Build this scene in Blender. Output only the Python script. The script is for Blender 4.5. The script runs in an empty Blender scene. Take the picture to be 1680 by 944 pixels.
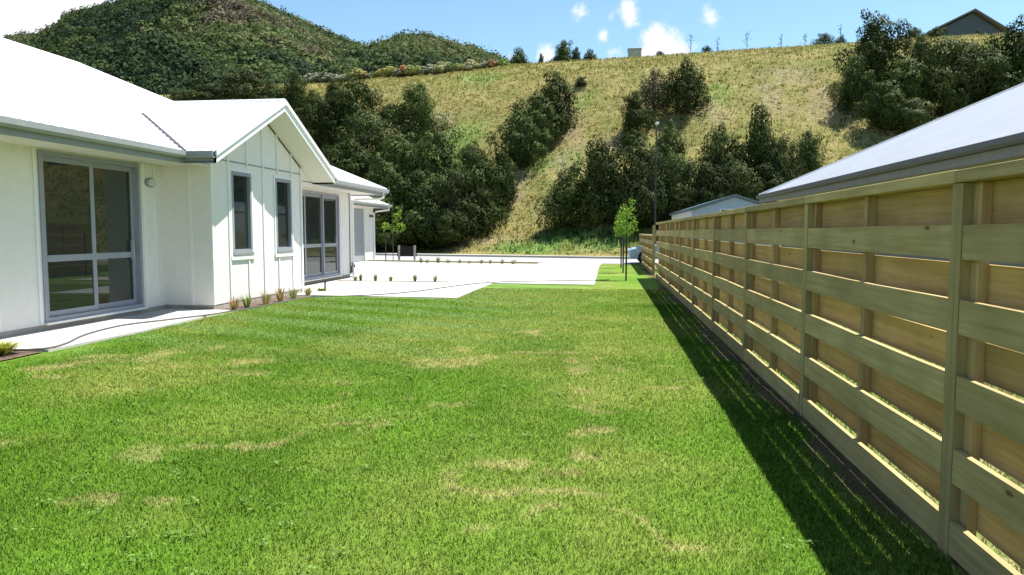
import bpy, bmesh, math, random
import numpy as np
from mathutils import Vector, Matrix
random.seed(7); rng = np.random.default_rng(7)
S = bpy.context.scene
COL = S.collection
R = math.radians

# ------------------------------------------------------------------ camera
FPX, CX, CY, EYE = 1220.0, 840.0, 472.0, 1.5          # pixels of the 1680x944 photograph, eye height in metres
PITCH = math.atan((CY - 380.0) / FPX)
YAW = math.atan((995.0 - CX) * math.cos(PITCH) / FPX)  # world Y runs along the fence
cd = bpy.data.cameras.new('camera'); cam = bpy.data.objects.new('camera', cd); COL.objects.link(cam)
cd.sensor_width = 36; cd.lens = 36 * FPX / 1680; cd.clip_end = 6000; cd.clip_start = .05
cam.location = (0, 0, EYE); cam.rotation_euler = (R(90) - PITCH, 0, YAW)
S.camera = cam

# ------------------------------------------------------------------ sun, sky, exposure
SUND = Vector((.34, .24, 1.0)).normalized()            # towards the sun
EL = math.asin(SUND.z); AZ = math.atan2(SUND.x, SUND.y)
sl = bpy.data.lights.new('sun', 'SUN'); sl.energy = 4.6; sl.angle = R(.53); sl.color = (1, .96, .9)
so = bpy.data.objects.new('sun', sl); COL.objects.link(so); so.location = (20, 20, 60)
so.rotation_euler = (-SUND).to_track_quat('-Z', 'Y').to_euler()
S.view_settings.view_transform = 'Standard'; S.view_settings.look = 'None'
S.view_settings.exposure = 1.2; S.view_settings.gamma = 1.0
S.view_settings.use_curve_mapping = False

def axes():
    cp, sp, cy, sy = math.cos(PITCH), math.sin(PITCH), math.cos(YAW), math.sin(YAW)
    fw = Vector((-sy * cp, cy * cp, -sp)); rt = Vector((cy, sy, 0)); return fw, rt, rt.cross(fw)
FW, RT, UP = axes()
def ray(x, y): x, y = float(x), float(y); return (x - CX) / FPX * RT - (y - CY) / FPX * UP + FW
def at_z(x, y, z=0.0): d = ray(x, y); return Vector((0, 0, EYE)) + d * ((z - EYE) / d.z)
def at_y(x, y, Y): d = ray(x, y); return Vector((0, 0, EYE)) + d * (float(Y) / d.y)

w = bpy.data.worlds.new('World'); S.world = w; w.use_nodes = True
def N(nt, t, loc=(0, 0), **kw):
    n = nt.nodes.new(t); n.location = loc
    for k, v in kw.items(): setattr(n, k, v)
    return n
def build_world():
    nt = w.node_tree; nt.nodes.clear(); L = nt.links.new
    out = N(nt, 'ShaderNodeOutputWorld'); bg = N(nt, 'ShaderNodeBackground')
    sky = N(nt, 'ShaderNodeTexSky', sky_type='NISHITA', sun_disc=False)
    sky.sun_elevation = EL; sky.sun_rotation = AZ; sky.altitude = 300; sky.air_density = 1.0; sky.dust_density = .6; sky.ozone_density = 1.5
    bg.inputs['Strength'].default_value = .078
    tc = N(nt, 'ShaderNodeTexCoord')
    nz = N(nt, 'ShaderNodeTexNoise'); nz.inputs['Scale'].default_value = 9; nz.inputs['Detail'].default_value = 9; nz.inputs['Roughness'].default_value = .62
    L(tc.outputs['Generated'], nz.inputs['Vector'])
    # cumulus banks: (direction, angular radius, weight)
    banks = [((1085, 78), .046, 1.0), ((1112, 88), .036, .95), ((1058, 90), .03, .8), ((988, 60), .020, .85), ((1003, 88), .026, .75), ((898, 88), .030, .85), ((1030, 20), .030, .8), ((1005, 30), .018, .65),
             ((955, 22), .022, .75), ((1165, 24), .028, .8), ((840, 96), .024, .6), ((40, 5), .12, 1.25), ((-60, 20), .16, 1.3), ((100, -60), .13, 1.15), ((600, -260), .16, .9), ((1400, -330), .2, .9), ((-700, -50), .3, 1.0), ((2600, 60), .25, .9), ((2100, -200), .2, .9)]
    acc = None
    for (px, py), rad, wt in banks:
        d = ray(px, py).normalized()
        sb = N(nt, 'ShaderNodeVectorMath', operation='SUBTRACT'); L(tc.outputs['Generated'], sb.inputs[0]); sb.inputs[1].default_value = d
        ln = N(nt, 'ShaderNodeVectorMath', operation='LENGTH'); L(sb.outputs[0], ln.inputs[0])
        mr = N(nt, 'ShaderNodeMapRange'); mr.inputs[1].default_value = 0; mr.inputs[2].default_value = rad * 1.25; mr.inputs[3].default_value = wt; mr.inputs[4].default_value = 0
        L(ln.outputs['Value'], mr.inputs[0])
        if acc is None: acc = mr.outputs[0]
        else:
            mx = N(nt, 'ShaderNodeMath', operation='MAXIMUM'); L(acc, mx.inputs[0]); L(mr.outputs[0], mx.inputs[1]); acc = mx.outputs[0]
    nz2 = N(nt, 'ShaderNodeTexNoise'); nz2.inputs['Scale'].default_value = 26; nz2.inputs['Detail'].default_value = 8; nz2.inputs['Roughness'].default_value = .65
    L(tc.outputs['Generated'], nz2.inputs['Vector'])
    a1 = N(nt, 'ShaderNodeMath', operation='MULTIPLY_ADD'); L(nz2.outputs['Fac'], a1.inputs[0]); a1.inputs[1].default_value = 1.5; a1.inputs[2].default_value = -1.02
    a2 = N(nt, 'ShaderNodeMath', operation='ADD'); L(a1.outputs[0], a2.inputs[0]); L(acc, a2.inputs[1])
    cr = N(nt, 'ShaderNodeMapRange', interpolation_type='SMOOTHSTEP'); L(a2.outputs[0], cr.inputs[0]); cr.inputs[1].default_value = .12; cr.inputs[2].default_value = .55
    mix = N(nt, 'ShaderNodeMix', data_type='RGBA'); L(cr.outputs[0], mix.inputs[0])
    tint = N(nt, 'ShaderNodeMix', data_type='RGBA', blend_type='MULTIPLY'); tint.inputs[0].default_value = 1
    L(sky.outputs[0], tint.inputs[6]); tint.inputs[7].default_value = (.97, 1.13, 1.12, 1)
    L(tint.outputs[2], mix.inputs[6]); mix.inputs[7].default_value = (6.2, 6.3, 6.5, 1)
    L(mix.outputs[2], bg.inputs['Color']); L(bg.outputs[0], out.inputs['Surface'])
build_world()

# ------------------------------------------------------------------ materials
MATS = {}
def mat(name, fn):
    if name in MATS: return MATS[name]
    m = bpy.data.materials.new(name); m.use_nodes = True; nt = m.node_tree; nt.nodes.clear()
    out = N(nt, 'ShaderNodeOutputMaterial'); fn(nt, out); MATS[name] = m; return m
def pbsdf(nt, out, rough=.7, spec=.3):
    b = N(nt, 'ShaderNodeBsdfPrincipled'); b.inputs['Roughness'].default_value = rough; b.inputs['Specular IOR Level'].default_value = spec
    nt.links.new(b.outputs[0], out.inputs['Surface']); return b
def noise(nt, scale, detail=4, rough=.55, vec=None, stretch=None):
    n = N(nt, 'ShaderNodeTexNoise'); n.inputs['Scale'].default_value = scale; n.inputs['Detail'].default_value = detail; n.inputs['Roughness'].default_value = rough
    if vec is None: vec = N(nt, 'ShaderNodeNewGeometry').outputs['Position']
    if stretch:
        mp = N(nt, 'ShaderNodeVectorMath', operation='MULTIPLY'); nt.links.new(vec, mp.inputs[0]); mp.inputs[1].default_value = stretch; vec = mp.outputs[0]
    nt.links.new(vec, n.inputs['Vector']); return n
def ramp(nt, src, stops):
    r = N(nt, 'ShaderNodeValToRGB'); e = r.color_ramp.elements
    while len(e) < len(stops): e.new(.5)
    for el, (p, c) in zip(e, stops): el.position = p; el.color = (*c, 1) if len(c) == 3 else c
    nt.links.new(src, r.inputs[0]); return r.outputs[0]
def mixc(nt, fac, a, b, mode='MIX'):
    m = N(nt, 'ShaderNodeMix', data_type='RGBA', blend_type=mode); L = nt.links.new
    for i, v in ((0, fac), (6, a), (7, b)):
        if isinstance(v, (int, float)): m.inputs[i].default_value = v
        elif isinstance(v, tuple): m.inputs[i].default_value = (*v, 1)
        else: L(v, m.inputs[i])
    return m.outputs[2]
def attr(nt, name): a = N(nt, 'ShaderNodeAttribute'); a.attribute_name = name; return a
def bump(nt, h, strength=.3, dist=.02):
    b = N(nt, 'ShaderNodeBump'); b.inputs['Strength'].default_value = strength; b.inputs['Distance'].default_value = dist; nt.links.new(h, b.inputs['Height']); return b.outputs[0]

def plain(name, col, rough=.6, var=.06, spec=.3, metal=0, sc=6):
    def f(nt, out):
        b = pbsdf(nt, out, rough, spec); n = noise(nt, sc, 5); b.inputs['Metallic'].default_value = metal
        lo = tuple(max(0, c * (1 - var)) for c in col); hi = tuple(min(1, c * (1 + var)) for c in col)
        nt.links.new(ramp(nt, n.outputs['Fac'], [(.3, lo), (.7, hi)]), b.inputs['Base Color'])
        nt.links.new(bump(nt, noise(nt, 90, 3).outputs['Fac'], .06, .004), b.inputs['Normal'])
    return mat(name, f)
def wood(name, a, b_, c, axis):
    st = {'y': (26, 1.3, 34), 'z': (26, 26, 1.3), 'x': (1.3, 26, 34)}[axis]
    def f(nt, out):
        L = nt.links.new; b = pbsdf(nt, out, .8, .2)
        g = N(nt, 'ShaderNodeNewGeometry'); oi = N(nt, 'ShaderNodeObjectInfo')
        off = N(nt, 'ShaderNodeVectorMath', operation='ADD'); L(g.outputs['Position'], off.inputs[0])
        mo = N(nt, 'ShaderNodeVectorMath', operation='SCALE'); cb = N(nt, 'ShaderNodeCombineXYZ')
        for i in range(3): L(oi.outputs['Random'], cb.inputs[i])
        L(cb.outputs[0], mo.inputs[0]); mo.inputs['Scale'].default_value = 37; L(mo.outputs[0], off.inputs[1])
        n = noise(nt, 1, 6, .6, off.outputs[0], st)
        n2 = noise(nt, 2.2, 3, .5, off.outputs[0])
        col = ramp(nt, n.outputs['Fac'], [(.3, a), (.5, b_), (.72, c)])
        col = mixc(nt, ramp(nt, n2.outputs['Fac'], [(.35, (0, 0, 0)), (.7, (.55, .55, .55))]), col, tuple(x * .72 for x in a))
        vo = N(nt, 'ShaderNodeTexVoronoi'); vo.inputs['Scale'].default_value = 1
        ms = N(nt, 'ShaderNodeVectorMath', operation='MULTIPLY'); L(off.outputs[0], ms.inputs[0])
        ms.inputs[1].default_value = {'y': (4, 2.1, 5.4), 'z': (5, 5, 2.1), 'x': (2.1, 5, 5)}[axis]; L(ms.outputs[0], vo.inputs['Vector'])
        kn = ramp(nt, vo.outputs['Distance'], [(.04, (.8, .8, .8)), (.085, (0, 0, 0))])
        col = mixc(nt, kn, col, (.07, .045, .025))
        hs = N(nt, 'ShaderNodeHueSaturation'); L(col, hs.inputs['Color'])
        mr = N(nt, 'ShaderNodeMapRange'); L(oi.outputs['Random'], mr.inputs[0]); mr.inputs[3].default_value = .8; mr.inputs[4].default_value = 1.15; L(mr.outputs[0], hs.inputs['Value'])
        L(hs.outputs[0], b.inputs['Base Color'])
        L(bump(nt, n.outputs['Fac'], .35, .004), b.inputs['Normal'])
    return mat(name, f)

M_white = plain('white_paint', (.75, .73, .685), .6, .03)
M_trim = plain('white_trim', (.78, .78, .76), .45, .02)
M_soffit = plain('soffit_paint', (.68, .66, .61), .7, .03)
M_gutter = plain('grey_gutter_steel', (.26, .28, .27), .45, .05)
M_alu = plain('grey_aluminium', (.27, .29, .33), .4, .05, .5)
M_found = plain('foundation_concrete', (.36, .33, .28), .9, .2, .2, sc=4)
M_inner = plain('inner_lining', (.36, .34, .31), .8, .04)
M_carpet = plain('carpet', (.16, .15, .14), .95, .15)
M_curtain = plain('curtain_cloth', (.42, .43, .43), .9, .1)
M_black = plain('black_board', (.012, .012, .013), .7, .2)
M_hose = plain('hose_rubber', (.10, .10, .10), .6, .15)
M_dark = plain('dark_fitting', (.05, .05, .05), .5, .1)
M_lampglass = plain('lamp_diffuser', (.55, .57, .56), .35, .04)
M_galv = plain('galvanised_steel', (.34, .36, .38), .5, .1, .5)
M_pole = plain('dark_painted_steel', (.045, .052, .05), .7, .1, .2)
M_bark = plain('bark', (.10, .08, .06), .95, .3, sc=9)
M_stake = plain('weathered_stake', (.05, .045, .04), .9, .3)
M_postw = plain('pale_post', (.33, .31, .26), .9, .15)
M_tank = plain('concrete_tank', (.33, .34, .31), .9, .15, sc=2)
M_shed = plain('blue_grey_cladding', (.30, .39, .50), .7, .05)
M_shedc = plain('cream_cladding', (.55, .55, .50), .7, .05)
M_teal = plain('teal_roof_steel', (.09, .14, .16), .5, .1)
M_navy = plain('dark_stained_boards', (.07, .095, .13), .8, .12)
M_carp = plain('car_paint', (.33, .45, .62), .25, .03, .6)
M_tyre = plain('tyre_rubber', (.02, .02, .02), .9, .1)
M_front = wood('weathered_green_pine', (.32, .245, .105), (.41, .32, .145), (.49, .39, .20), 'y')
M_back = wood('bounce_tinted_pine', (.36, .235, .085), (.47, .32, .13), (.55, .40, .18), 'y')  # same timber as the front; warm light bounced off it is painted in
M_postv = wood('weathered_green_post', (.31, .24, .105), (.40, .315, .145), (.48, .385, .20), 'z')
M_stud = wood('bounce_tinted_post', (.32, .22, .10), (.42, .30, .145), (.50, .38, .20), 'z')  # orange glow of light behind the boards is put into this colour

def f_roof(nt, out):
    b = pbsdf(nt, out, .45, .4); n = noise(nt, 1.2, 4)
    nt.links.new(ramp(nt, n.outputs['Fac'], [(.3, (.70, .71, .72)), (.7, (.76, .77, .78))]), b.inputs['Base Color'])
M_roof = mat('pale_roof_steel', f_roof)
def f_roof2(nt, out):
    b = pbsdf(nt, out, .5, .35); n = noise(nt, 1.2, 4)
    nt.links.new(ramp(nt, n.outputs['Fac'], [(.3, (.55, .56, .58)), (.7, (.60, .61, .63))]), b.inputs['Base Color'])
M_roof2 = mat('blue_grey_roof_steel', f_roof2)
def f_conc(nt, out):
    b = pbsdf(nt, out, .9, .2); L = nt.links.new
    c = ramp(nt, noise(nt, .7, 7, .65).outputs['Fac'], [(.3, (.42, .40, .37)), (.7, (.50, .48, .45))])
    c = mixc(nt, ramp(nt, noise(nt, 60, 2).outputs['Fac'], [(.55, (0, 0, 0)), (.8, (.35, .35, .35))]), c, (.40, .38, .34))
    c = mixc(nt, ramp(nt, noise(nt, .35, 8, .7).outputs['Fac'], [(.5, (0, 0, 0)), (.75, (.5, .5, .5))]), c, (.30, .28, .25))
    L(c, b.inputs['Base Color']); L(bump(nt, noise(nt, 220, 2).outputs['Fac'], .15, .003), b.inputs['Normal'])
M_conc = mat('pale_concrete', f_conc)
def f_road(nt, out):
    b = pbsdf(nt, out, .9, .2); L = nt.links.new
    L(ramp(nt, noise(nt, 1.1, 7, .65).outputs['Fac'], [(.3, (.27, .27, .27)), (.7, (.34, .34, .34))]), b.inputs['Base Color'])
    L(bump(nt, noise(nt, 150, 2).outputs['Fac'], .3, .004), b.inputs['Normal'])
M_road = mat('chip_seal', f_road)
def f_mulch(nt, out):
    b = pbsdf(nt, out, .95, .1); L = nt.links.new
    L(ramp(nt, noise(nt, 28, 5, .7).outputs['Fac'], [(.3, (.05, .035, .025)), (.55, (.15, .11, .08)), (.75, (.30, .25, .19))]), b.inputs['Base Color'])
    L(bump(nt, noise(nt, 40, 4).outputs['Fac'], .8, .03), b.inputs['Normal'])
M_mulch = mat('bark_mulch', f_mulch)
def f_glass(nt, out):
    L = nt.links.new; tr = N(nt, 'ShaderNodeBsdfTransparent'); tr.inputs[0].default_value = (.15, .17, .16, 1)
    gl = N(nt, 'ShaderNodeBsdfGlossy'); gl.inputs['Roughness'].default_value = .012; gl.inputs[0].default_value = (.82, .87, .85, 1)
    fr = N(nt, 'ShaderNodeFresnel'); fr.inputs[0].default_value = 1.75
    mx = N(nt, 'ShaderNodeMixShader'); L(fr.outputs[0], mx.inputs[0]); L(tr.outputs[0], mx.inputs[1]); L(gl.outputs[0], mx.inputs[2]); df = N(nt, 'ShaderNodeBsdfDiffuse'); df.inputs[0].default_value = (.16, .19, .16, 1); m2 = N(nt, 'ShaderNodeMixShader'); m2.inputs[0].default_value = .14; L(mx.outputs[0], m2.inputs[1]); L(df.outputs[0], m2.inputs[2]); L(m2.outputs[0], out.inputs['Surface'])
M_glass = mat('window_glass', f_glass)

def leafmat(name, trans=.3, rough=.6, objvar=.25):
    def f(nt, out):
        L = nt.links.new; b = N(nt, 'ShaderNodeBsdfPrincipled'); b.inputs['Roughness'].default_value = rough; b.inputs['Specular IOR Level'].default_value = .05
        t = N(nt, 'ShaderNodeBsdfTranslucent'); a = attr(nt, 'tint'); oi = N(nt, 'ShaderNodeObjectInfo')
        hs = N(nt, 'ShaderNodeHueSaturation'); L(a.outputs['Color'], hs.inputs['Color'])
        mr = N(nt, 'ShaderNodeMapRange'); L(oi.outputs['Random'], mr.inputs[0]); mr.inputs[3].default_value = 1 - objvar; mr.inputs[4].default_value = 1 + objvar; L(mr.outputs[0], hs.inputs['Value'])
        L(hs.outputs[0], b.inputs['Base Color']); L(hs.outputs[0], t.inputs[0])
        mx = N(nt, 'ShaderNodeMixShader'); mx.inputs[0].default_value = trans
        L(b.outputs[0], mx.inputs[1]); L(t.outputs[0], mx.inputs[2]); L(mx.outputs[0], out.inputs['Surface'])
    return mat(name, f)
M_leaf = leafmat('evergreen_foliage', .12, .6, .38)
M_bush = leafmat('hillside_bush_foliage', .25, .7, 0)
M_blade = leafmat('grass_blades', .35, .55, 0)
M_sapleaf = leafmat('fresh_leaf', .45, .5, .08)

# ------------------------------------------------------------------ mesh helpers
class MB:
    def __init__(s): s.v = []; s.f = []
    def box(s, x0, x1, y0, y1, z0, z1):
        b = len(s.v)
        s.v += [(x, y, z) for z in (z0, z1) for y in (y0, y1) for x in (x0, x1)]
        s.f += [tuple(b + i for i in q) for q in ((0, 2, 3, 1), (4, 5, 7, 6), (0, 1, 5, 4), (2, 6, 7, 3), (0, 4, 6, 2), (1, 3, 7, 5))]; return s
    def poly(s, pts): b = len(s.v); s.v += [tuple(p) for p in pts]; s.f.append(tuple(range(b, b + len(pts)))); return s
    def prism(s, pts, off):
        n = len(pts); b = len(s.v); off = Vector(off); s.v += [tuple(p) for p in pts] + [tuple(Vector(p) + off) for p in pts]
        s.f += [tuple(range(b, b + n))[::-1], tuple(range(b + n, b + 2 * n))] + [(b + i, b + (i + 1) % n, b + n + (i + 1) % n, b + n + i) for i in range(n)]; return s
    def tube(s, pts, rad, k=8, cap=True):
        pts = [Vector(p) for p in pts]; rads = rad if hasattr(rad, '__len__') else [rad] * len(pts); b = len(s.v)
        for i, p in enumerate(pts):
            t = (pts[min(i + 1, len(pts) - 1)] - pts[max(i - 1, 0)]).normalized()
            a = t.cross(Vector((0, 0, 1)) if abs(t.z) < .9 else Vector((1, 0, 0))).normalized(); c = t.cross(a)
            s.v += [tuple(p + (a * math.cos(q) + c * math.sin(q)) * rads[i]) for q in (2 * math.pi * j / k for j in range(k))]
        for i in range(len(pts) - 1):
            s.f += [(b + i * k + j, b + i * k + (j + 1) % k, b + (i + 1) * k + (j + 1) % k, b + (i + 1) * k + j) for j in range(k)]
        if cap: s.f += [tuple(range(b, b + k))[::-1], tuple(range(b + (len(pts) - 1) * k, b + len(pts) * k))]
        return s
    def build(s, name, m, parent=None, bevel=0, smooth=False):
        me = bpy.data.meshes.new(name); me.from_pydata(s.v, [], s.f); me.update()
        bm = bmesh.new(); bm.from_mesh(me); bmesh.ops.recalc_face_normals(bm, faces=bm.faces)
        if bevel: bmesh.ops.bevel(bm, geom=bm.edges[:], offset=bevel, segments=1, affect='EDGES')
        bm.to_mesh(me); bm.free()
        if smooth: me.polygons.foreach_set('use_smooth', [True] * len(me.polygons))
        me.materials.append(m); o = bpy.data.objects.new(name, me); COL.objects.link(o)
        if parent: o.parent = parent
        return o
def tag(o, label, cat, group=None, kind=None):
    o['label'] = label; o['category'] = cat
    if group: o['group'] = group
    if kind: o['kind'] = kind
    return o
def struct(o, label=None, cat=None):
    o['kind'] = 'structure'
    if label: o['label'] = label; o['category'] = cat
    return o
def empty(name, loc, label, cat, group=None):
    o = bpy.data.objects.new(name, None); COL.objects.link(o); o.location = loc; tag(o, label, cat, group); return o
def np_mesh(name, V, F, m, tint=None, parent=None, smooth=False, nrm=None):
    me = bpy.data.meshes.new(name); V = np.asarray(V, np.float32); F = np.asarray(F, np.int32); k = F.shape[1]
    me.vertices.add(len(V)); me.vertices.foreach_set('co', V.ravel())
    me.loops.add(F.size); me.loops.foreach_set('vertex_index', F.ravel())
    me.polygons.add(len(F)); me.polygons.foreach_set('loop_start', np.arange(0, F.size, k, dtype=np.int32))
    if smooth: me.polygons.foreach_set('use_smooth', np.ones(len(F), bool))
    me.update(calc_edges=True)
    if tint is not None:
        for nm, arr in (tint.items() if isinstance(tint, dict) else [('tint', tint)]):
            arr = np.asarray(arr, np.float32); a = me.color_attributes.new(nm, 'FLOAT_COLOR', 'POINT')
            c = np.ones((len(V), 4), np.float32)
            c[:, :3] = arr if arr.ndim == 2 else arr[:, None]
            a.data.foreach_set('color', c.ravel())
    if nrm is not None: me.normals_split_custom_set_from_vertices(np.asarray(nrm, np.float32))
    me.materials.append(m); o = bpy.data.objects.new(name, me); COL.objects.link(o)
    if parent: o.parent = parent
    return o
def upn(n, j):
    v = rng.normal(0, j, (n, 3)); v[:, 2] = 1; return v / np.linalg.norm(v, axis=1)[:, None]
def vnoise(x, y, seed=0):
    def h(i, j): n = np.sin(i * 127.1 + j * 311.7 + seed * 74.7) * 43758.5453; return n - np.floor(n)
    xi, yi = np.floor(x), np.floor(y); u, v = x - xi, y - yi; u = u * u * (3 - 2 * u); v = v * v * (3 - 2 * v)
    return (h(xi, yi) * (1 - u) + h(xi + 1, yi) * u) * (1 - v) + (h(xi, yi + 1) * (1 - u) + h(xi + 1, yi + 1) * u) * v
def fbm(x, y, sc, seed=0, o=4):
    t = 0; a = .5
    for i in range(o): t = t + a * vnoise(x * sc, y * sc, seed + i); sc *= 2.03; a *= .5
    return t / (1 - .5 ** o)
def cards(P, Nrm, size, aspect=1.0, jitter=.9):
    """little quads centred on P, roughly facing Nrm; returns verts, faces"""
    n = len(P); D = Nrm + rng.normal(0, jitter, (n, 3)); D /= np.linalg.norm(D, axis=1)[:, None] + 1e-9
    A = np.cross(D, rng.normal(0, 1, (n, 3))); A /= np.linalg.norm(A, axis=1)[:, None] + 1e-9; B = np.cross(D, A)
    s = (size * np.ones(n))[:, None] * rng.uniform(.6, 1.35, (n, 1)); A = A * s * .5; B = B * s * .5 * aspect
    V = np.stack([P - A, P - B * rng.uniform(.5, 1, (n, 1)), P + A, P + B * rng.uniform(.5, 1, (n, 1))], 1).reshape(-1, 3)
    return V, np.arange(4 * n).reshape(n, 4)

# ------------------------------------------------------------------ terrain
HX = np.array([-400, -120, -60, -37, -25, -11, 0, 14, 29, 50, 90, 400.]); HH = np.array([17, 17, 18.8, 19.95, 20.6, 21.35, 21.9, 22.35, 22.85, 23.45, 25, 27.])
def foot(X): return np.interp(X, [-120, -40, -16, 1, 12, 60], [58, 56, 51.5, 46.5, 45, 44])
def hill(X, Y):
    X = np.asarray(X, float); Y = np.asarray(Y, float)
    f0 = foot(X); yt = 90.0; t = np.clip((Y - f0) / (yt - f0), 0, 1.0)
    prof = t + .06 * np.sin(t * math.pi) ** 2 - .05 * np.sin(2 * math.pi * t)
    z = np.interp(X, HX, HH) * prof
    amp = np.clip(t * 5, 0, 1) * np.clip((1 - t) * 6, .12, 1)
    z = z + amp * ((fbm(X, Y, .09, 3) - .5) * 3.2 + (fbm(X, Y, .45, 9, 3) - .5) * .7)
    z = z + np.clip((Y - 90) * .012, 0, 6)
    return np.where(Y <= f0, 0, z)
def on_hill(px, py):
    d = np.array(ray(px, py)); c = np.array([0, 0, EYE]); s = np.linspace(30, 160, 1400); P = c + d * s[:, None]
    hit = np.nonzero(hill(P[:, 0], P[:, 1]) >= P[:, 2])[0]
    return P[hit[0]] if len(hit) else None
def ax(dense0, dense1, step, ends):
    a = np.arange(dense0, dense1 + step / 2, step); lo = [dense0 - (dense0 - ends[0]) * (k / 14) ** 2.2 for k in range(14, 0, -1)]; hi = [dense1 + (ends[1] - dense1) * (k / 14) ** 2.2 for k in range(1, 15)]
    return np.concatenate([lo, a, hi])
def terrain():
    xs = ax(-75, 95, .75, (-1800, 1800)); ys = ax(40, 104, .75, (-400, 2600)); ys = np.unique(np.concatenate([ys]))
    X, Y = np.meshgrid(xs, ys); Z = hill(X, Y) - .03; n, m = X.shape
    V = np.stack([X, Y, Z], -1).reshape(-1, 3); i = np.arange(n * m).reshape(n, m)
    F = np.stack([i[:-1, :-1], i[:-1, 1:], i[1:, 1:], i[1:, :-1]], -1).reshape(-1, 4)
    x, y = V[:, 0], V[:, 1]
    def spots(L):
        r = np.zeros(len(V))
        for px, py, rx, ry in L:
            p = on_hill(px, py)
            if p is None: continue
            k = np.linalg.norm(p) / FPX; d = ((x - p[0]) / (rx * k)) ** 2 + ((y - p[1]) / (ry * k * 2.2)) ** 2
            r = np.maximum(r, np.clip(1.4 - d, 0, 1))
        return r
    br = spots([(1330, 160, 70, 30), (1000, 250, 40, 30), (930, 230, 25, 45), (850, 300, 20, 50), (880, 355, 40, 20), (790, 395, 70, 12), (1170, 180, 30, 20), (720, 200, 25, 14), (540, 240, 22, 14), (1290, 130, 60, 18), (1440, 215, 30, 12)])
    gr = spots([(800, 130, 40, 24), (940, 395, 110, 20), (1020, 390, 60, 20), (860, 400, 50, 12), (740, 240, 60, 30), (1180, 150, 25, 25), (1640, 75, 60, 12), (960, 160, 18, 14), (900, 270, 60, 14)])
    br = .75 * br * np.clip(fbm(x, y, .5, 21, 4) * 2.6 - .75, 0, 1); gr = gr * np.clip(fbm(x, y, .35, 31, 4) * 2.2 - .35, 0, 1) * np.where(y > foot(x) + 12, .6, 1)
    def f(nt, out):
        L = nt.links.new; b = pbsdf(nt, out, .95, .1)
        c = ramp(nt, noise(nt, .16, 8, .62).outputs['Fac'], [(.32, (.14, .165, .042)), (.45, (.24, .23, .072)), (.56, (.31, .26, .10)), (.70, (.19, .20, .055))])
        c = mixc(nt, ramp(nt, noise(nt, 1.6, 6, .7).outputs['Fac'], [(.35, (.75, .75, .75)), (.65, (0, 0, 0))]), c, mixc(nt, .5, c, (.10, .11, .03)))
        c = mixc(nt, attr(nt, 'lush').outputs['Fac'], c, (.15, .27, .06))
        c = mixc(nt, attr(nt, 'bare').outputs['Fac'], c, ramp(nt, noise(nt, 3.0, 5, .7).outputs['Fac'], [(.35, (.17, .13, .08)), (.6, (.36, .29, .20))]))
        L(c, b.inputs['Base Color']); L(bump(nt, noise(nt, 2.5, 7, .7).outputs['Fac'], .9, .35), b.inputs['Normal'])
    o = np_mesh('ground', V, F, mat('hill_grass_ground', f), {'bare': br, 'lush': gr}, smooth=True); struct(o)
    # tufts of long dry grass on the face of the hill
    n = 60000; tx = rng.uniform(-45, 70, n); f0 = foot(tx); ty = f0 + (93 - f0) * rng.uniform(0, 1, n) ** 1.15; tz = hill(tx, ty) - .05
    from mathutils.kdtree import KDTree
    gi = np.zeros(n); bi = np.zeros(n)
    ix = np.clip(np.searchsorted(xs, tx), 0, len(xs) - 1); iy = np.clip(np.searchsorted(ys, ty), 0, len(ys) - 1); gi = gr.reshape(n_ := X.shape)[iy, ix]; bi = br.reshape(n_)[iy, ix]
    keep = rng.uniform(0, 1, n) > bi * 1.1; tx, ty, tz, gi = tx[keep], ty[keep], tz[keep], gi[keep]; n = len(tx)
    h = rng.uniform(.08, .28, n) * (1 + .8 * gi) * np.clip((ty - foot(tx)) / 2 + .3, .3, 1); k = 4
    base = np.repeat(np.stack([tx, ty, tz], 1), k, 0); hh = np.repeat(h, k); ang = rng.uniform(0, 6.28, n * k)
    dx = np.stack([np.cos(ang), np.sin(ang), 0 * ang], 1); wd = np.repeat(rng.uniform(.03, .08, n), k)[:, None]
    base = base + rng.normal(0, .14, base.shape) * [1, 1, 0]
    tip = base + np.stack([rng.normal(0, .35, n * k) * hh, rng.normal(0, .35, n * k) * hh, hh], 1)
    V2 = np.stack([base - dx * wd, base + dx * wd, tip], 1).reshape(-1, 3)
    pal = np.array([(.27, .23, .080), (.22, .20, .060), (.18, .18, .045), (.15, .17, .04), (.31, .25, .10)])
    pk = np.clip((fbm(tx, ty, .12, 40) * 7 - 1.2 + rng.normal(0, .8, n)).astype(int), 0, 4)
    pal = .8 * pal + .2 * np.array([.25, .23, .08]); c = pal[pk] * rng.uniform(.85, 1.15, (n, 1)); lush = np.array([.13, .25, .06]) * rng.uniform(.7, 1.4, (n, 1)); c = c * (1 - gi[:, None]) + lush * gi[:, None]
    o = np_mesh('hill_grass', V2, np.arange(len(V2)).reshape(-1, 3), M_blade, np.repeat(c, k * 3, 0), smooth=True, nrm=upn(len(V2), .25) + np.array([0, -.45, 0]))
    tag(o, 'long dry and green grass growing all over the hill slope', 'grass', kind='stuff')
terrain()

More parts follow.
